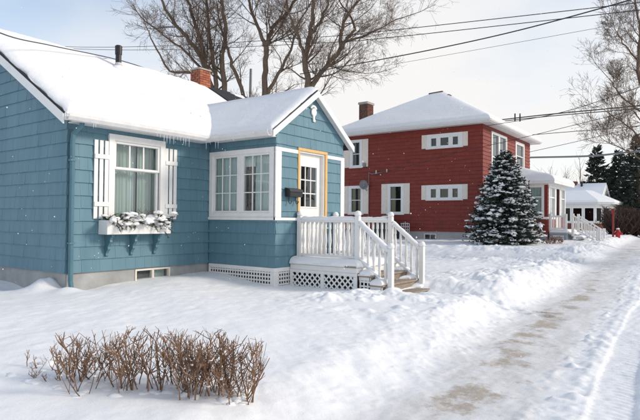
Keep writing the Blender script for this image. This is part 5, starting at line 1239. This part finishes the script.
shrub('hedge_bush', 'dense clipped brown hedge bush nearest the sidewalk', row((-1.96, 5.32), (-1.74, 5.82), 8, 0.05, 0.92, 1.03), 31, 0.48, M_HEDGE, 0.36, 10, 10, 0.0043, 0.05, group=HG)
shrub('hedge_bush', 'sparse upright hedge bush in the middle of the row', row((-2.22, 5.00), (-2.08, 5.26), 4, 0.05, 0.90, 1.05), 32, 0.46, M_HEDGE, 0.24, 5, 7, 0.0050, 0.05, group=HG)
shrub('hedge_bush', 'brown hedge bush left of the middle with many short twigs', row((-2.46, 4.64), (-2.32, 4.94), 5, 0.06, 0.82, 0.98), 33, 0.44, M_HEDGE, 0.40, 8, 10, 0.0042, 0.05, group=HG)
shrub('hedge_bush', 'few low twigs poking from the snow at the left end of the hedge', row((-2.52, 4.10), (-2.46, 4.42), 4, 0.05, 0.35, 0.6), 34, 0.36, M_HEDGE, 0.55, 3, 5, 0.0040, 0.05, group=HG)
shrub('dry_bush', 'small reddish dry bush in the snow by the spruce tree', [(21.6, 2.75, 1), (21.8, 2.95, 0.9), (21.4, 2.6, 0.8)], 35, 0.42, mat('dry_leaf', (0.20, 0.085, 0.05), 0.9, var=0.3, scale=6), 0.6, 14, 6, 0.008, 0.2)
for k, (u, v, lab) in enumerate(((41.5, 3.1, 'snow-dusted brown brush just right of the bungalow'), (42.5, 4.0, 'dark brown brush behind the red hydrant'), (43.0, 5.2, 'dark brown brush at the right edge under the conifers'), (47.0, 3.9, 'tall dark brush rising behind the hydrant brush'))):
    shrub('brush_thicket', lab, row((u, v - 0.8), (u, v + 0.8), 7, 0.35, 0.8, 1.1), 50 + k, 2.0, M_BRUSH, 0.5, 26, 12, 0.020, 0.05, group='brown brush by the hydrant')

# ------------------------------------------------------------------ hydrant and marker
hu, hv = 32.5, 3.96; hz_ = H(hu, hv)
hy = thing('fire_hydrant', 'red fire hydrant half buried in roadside snow', 'hydrant', (hu, hv, hz_))
MB().lathe((hu, hv, hz_ - 0.1), [(0.13, 0), (0.13, 0.34), (0.165, 0.35), (0.165, 0.39), (0.14, 0.40), (0.13, 0.47), (0.08, 0.54), (0.035, 0.555), (0.035, 0.60), (0.0, 0.60)], 16).build('barrel', M_HYD, hy, smooth=False)
for (a, b) in (((0, -0.24, 0.18), (0, 0.24, 0.18)), ((-0.25, 0, 0.18), (0, 0, 0.18))): MB().tube([(hu + a[0], hv + a[1], hz_ + a[2]), (hu + b[0], hv + b[1], hz_ + b[2])], 0.075, 10).build('outlet', M_HYD, hy)
MB().blob((hu, hv, hz_ + 0.48), (0.10, 0.10, 0.05), 3, 2, 0.2).build('snow', M_SNOW, hy, smooth=True)
pu, pv_ = 32.35, 3.72; pz_ = H(pu, pv_)
mk = thing('hydrant_marker', 'thin red marker post standing left of the fire hydrant', 'post', (pu, pv_, pz_))
BX('post', M_POST, mk, pu - 0.05, pu + 0.05, pv_ - 0.05, pv_ + 0.05, pz_ - 0.2, pz_ + 1.75); BX('plate', M_POST, mk, pu - 0.07, pu - 0.051, pv_ - 0.09, pv_ + 0.09, pz_ + 1.45, pz_ + 1.78)
# thin pole behind the house
MB().tube([(16.94, -11.99, -0.4), (16.94, -11.97, 7.5), (16.94, -11.94, 9.25)], [0.09, 0.08, 0.07], 10).build('grey_pole', M_GREYM)
pl = bpy.data.objects['grey_pole']; root_mesh(pl, 'thin grey metal pole among the bare trees left of the porch roof', 'pole')

# ------------------------------------------------------------------ overhead wires
def ray_plane(x, y, u):
    d = Vector((FW.y, FW.x, FW.z)) + Vector((RT.y, RT.x, RT.z)) * ((x - 320) / 542.32) - Vector((UP.y, UP.x, UP.z)) * ((y - 210) / 542.32)
    return camu + d * ((u - camu.x) / d.x)
def wire(label, pts, r, m=None, group='overhead wires'):
    P = crv(pts, 8); mb = MB().tube(P, r, 6); o = mb.build('overhead_wire', m or M_WIRE, smooth=True); tag(o, label, 'wire', group); return o
def wire_px(label, px, u, r, m=None): return wire(label, [ray_plane(x, y, u) for x, y in px], r, m)
wire('dark service wire slanting down over the left end of the blue roof', [(-3.2, 2.6, 3.25), (-0.78, -0.74, 4.0), (0.94, -2.34, 4.53), (3.1, -3.32, 4.93), (5.19, -4.4, 5.23), (9, -6.4, 5.75), (14, -9.1, 6.4)], 0.011)
wire_px('upper of the two wires crossing in front of the bare trees', [(-40, 39.5), (57, 46.3), (160, 46), (320, 37), (385, 31), (640, 2.5), (730, -10)], 13.0, 0.013)
wire_px('lower of the two wires crossing in front of the bare trees', [(-40, 41), (57, 48.0), (160, 49.8), (320, 43), (395, 37), (640, 10), (730, -1)], 13.0, 0.013)
wire_px('thick twisted wire climbing to the top right corner', [(300, 74), (340, 67), (430, 50), (520, 30), (630, 0), (700, -22)], 11.0, 0.017)
wire_px('faint thin wire below the thick twisted one', [(300, 80), (395, 64), (520, 42), (640, 20), (730, 2)], 16.0, 0.008, M_WIREL)
wire_px('upper strand of the cable pair right of the red roof', [(470, 123.5), (543, 115), (640, 105.6), (700, 99)], 45.0, 0.05, M_WIRE)
wire_px('lower strand of the cable pair right of the red roof', [(470, 125), (543, 116.8), (640, 108.5), (700, 103)], 45.0, 0.04, M_WIRE)
wire_px('wire rising steeply to the right edge above the cable pair', [(486, 126), (559, 113), (631, 90), (700, 64)], 21.0, 0.014)
wire_px('wire running across the red wall and past its upper corner', [(372, 175), (420, 163), (460, 152), (521, 138), (615, 115), (700, 93)], 20.5, 0.012)
wire_px('thin wire just under the cable pair', [(490, 139), (530, 135), (640, 126), (700, 120)], 45.0, 0.028)
wire_px('pale thick cable low in the sky right of the red house', [(500, 158.5), (530, 157.5), (590, 156), (630, 152), (700, 145)], 45.0, 0.085, M_WIREL)
wire_px('thin wire crossing the sky above the pale thick cable', [(510, 156), (534, 151), (596, 137), (690, 113)], 36.0, 0.018)
for x, lab in ((515, 'left one of the two upright insulators on the cable pair'), (520, 'right one of the two upright insulators on the cable pair')):
    c = ray_plane(x, 117.5, 45.0); o = MB().tube([c + Vector((0, 0, -0.36)), c + Vector((0, 0, 0.36))], [0.06, 0.06], 8).build('insulator', M_WIRE); tag(o, lab, 'insulator', 'insulators on the cables')

# ------------------------------------------------------------------ falling snow
fl = MB(); rf = random.Random(99)
for i in range(900):
    d = rf.uniform(2.5, 22) ; a = rf.uniform(-0.62, 0.62); f = Vector((FW.y, FW.x, 0)); r_ = Vector((RT.y, RT.x, 0))
    p = camu + f * d + r_ * (a * d); p.z = rf.uniform(-0.3, 0.95 + d * 0.42)
    s = rf.uniform(0.0022, 0.0045) * (1 + d * 0.06)
    fl.add([p + Vector((s, 0, 0)), p + Vector((-s, 0, 0)), p + Vector((0, s, 0)), p + Vector((0, -s, 0)), p + Vector((0, 0, s)), p + Vector((0, 0, -s))], [(0, 2, 4), (2, 1, 4), (1, 3, 4), (3, 0, 4), (2, 0, 5), (1, 2, 5), (3, 1, 5), (0, 3, 5)])
fo_ = fl.build('falling_snow', M_SNOW, fixn=False); tag(fo_, 'scattered small snowflakes drifting through the air', 'snow', kind='stuff')
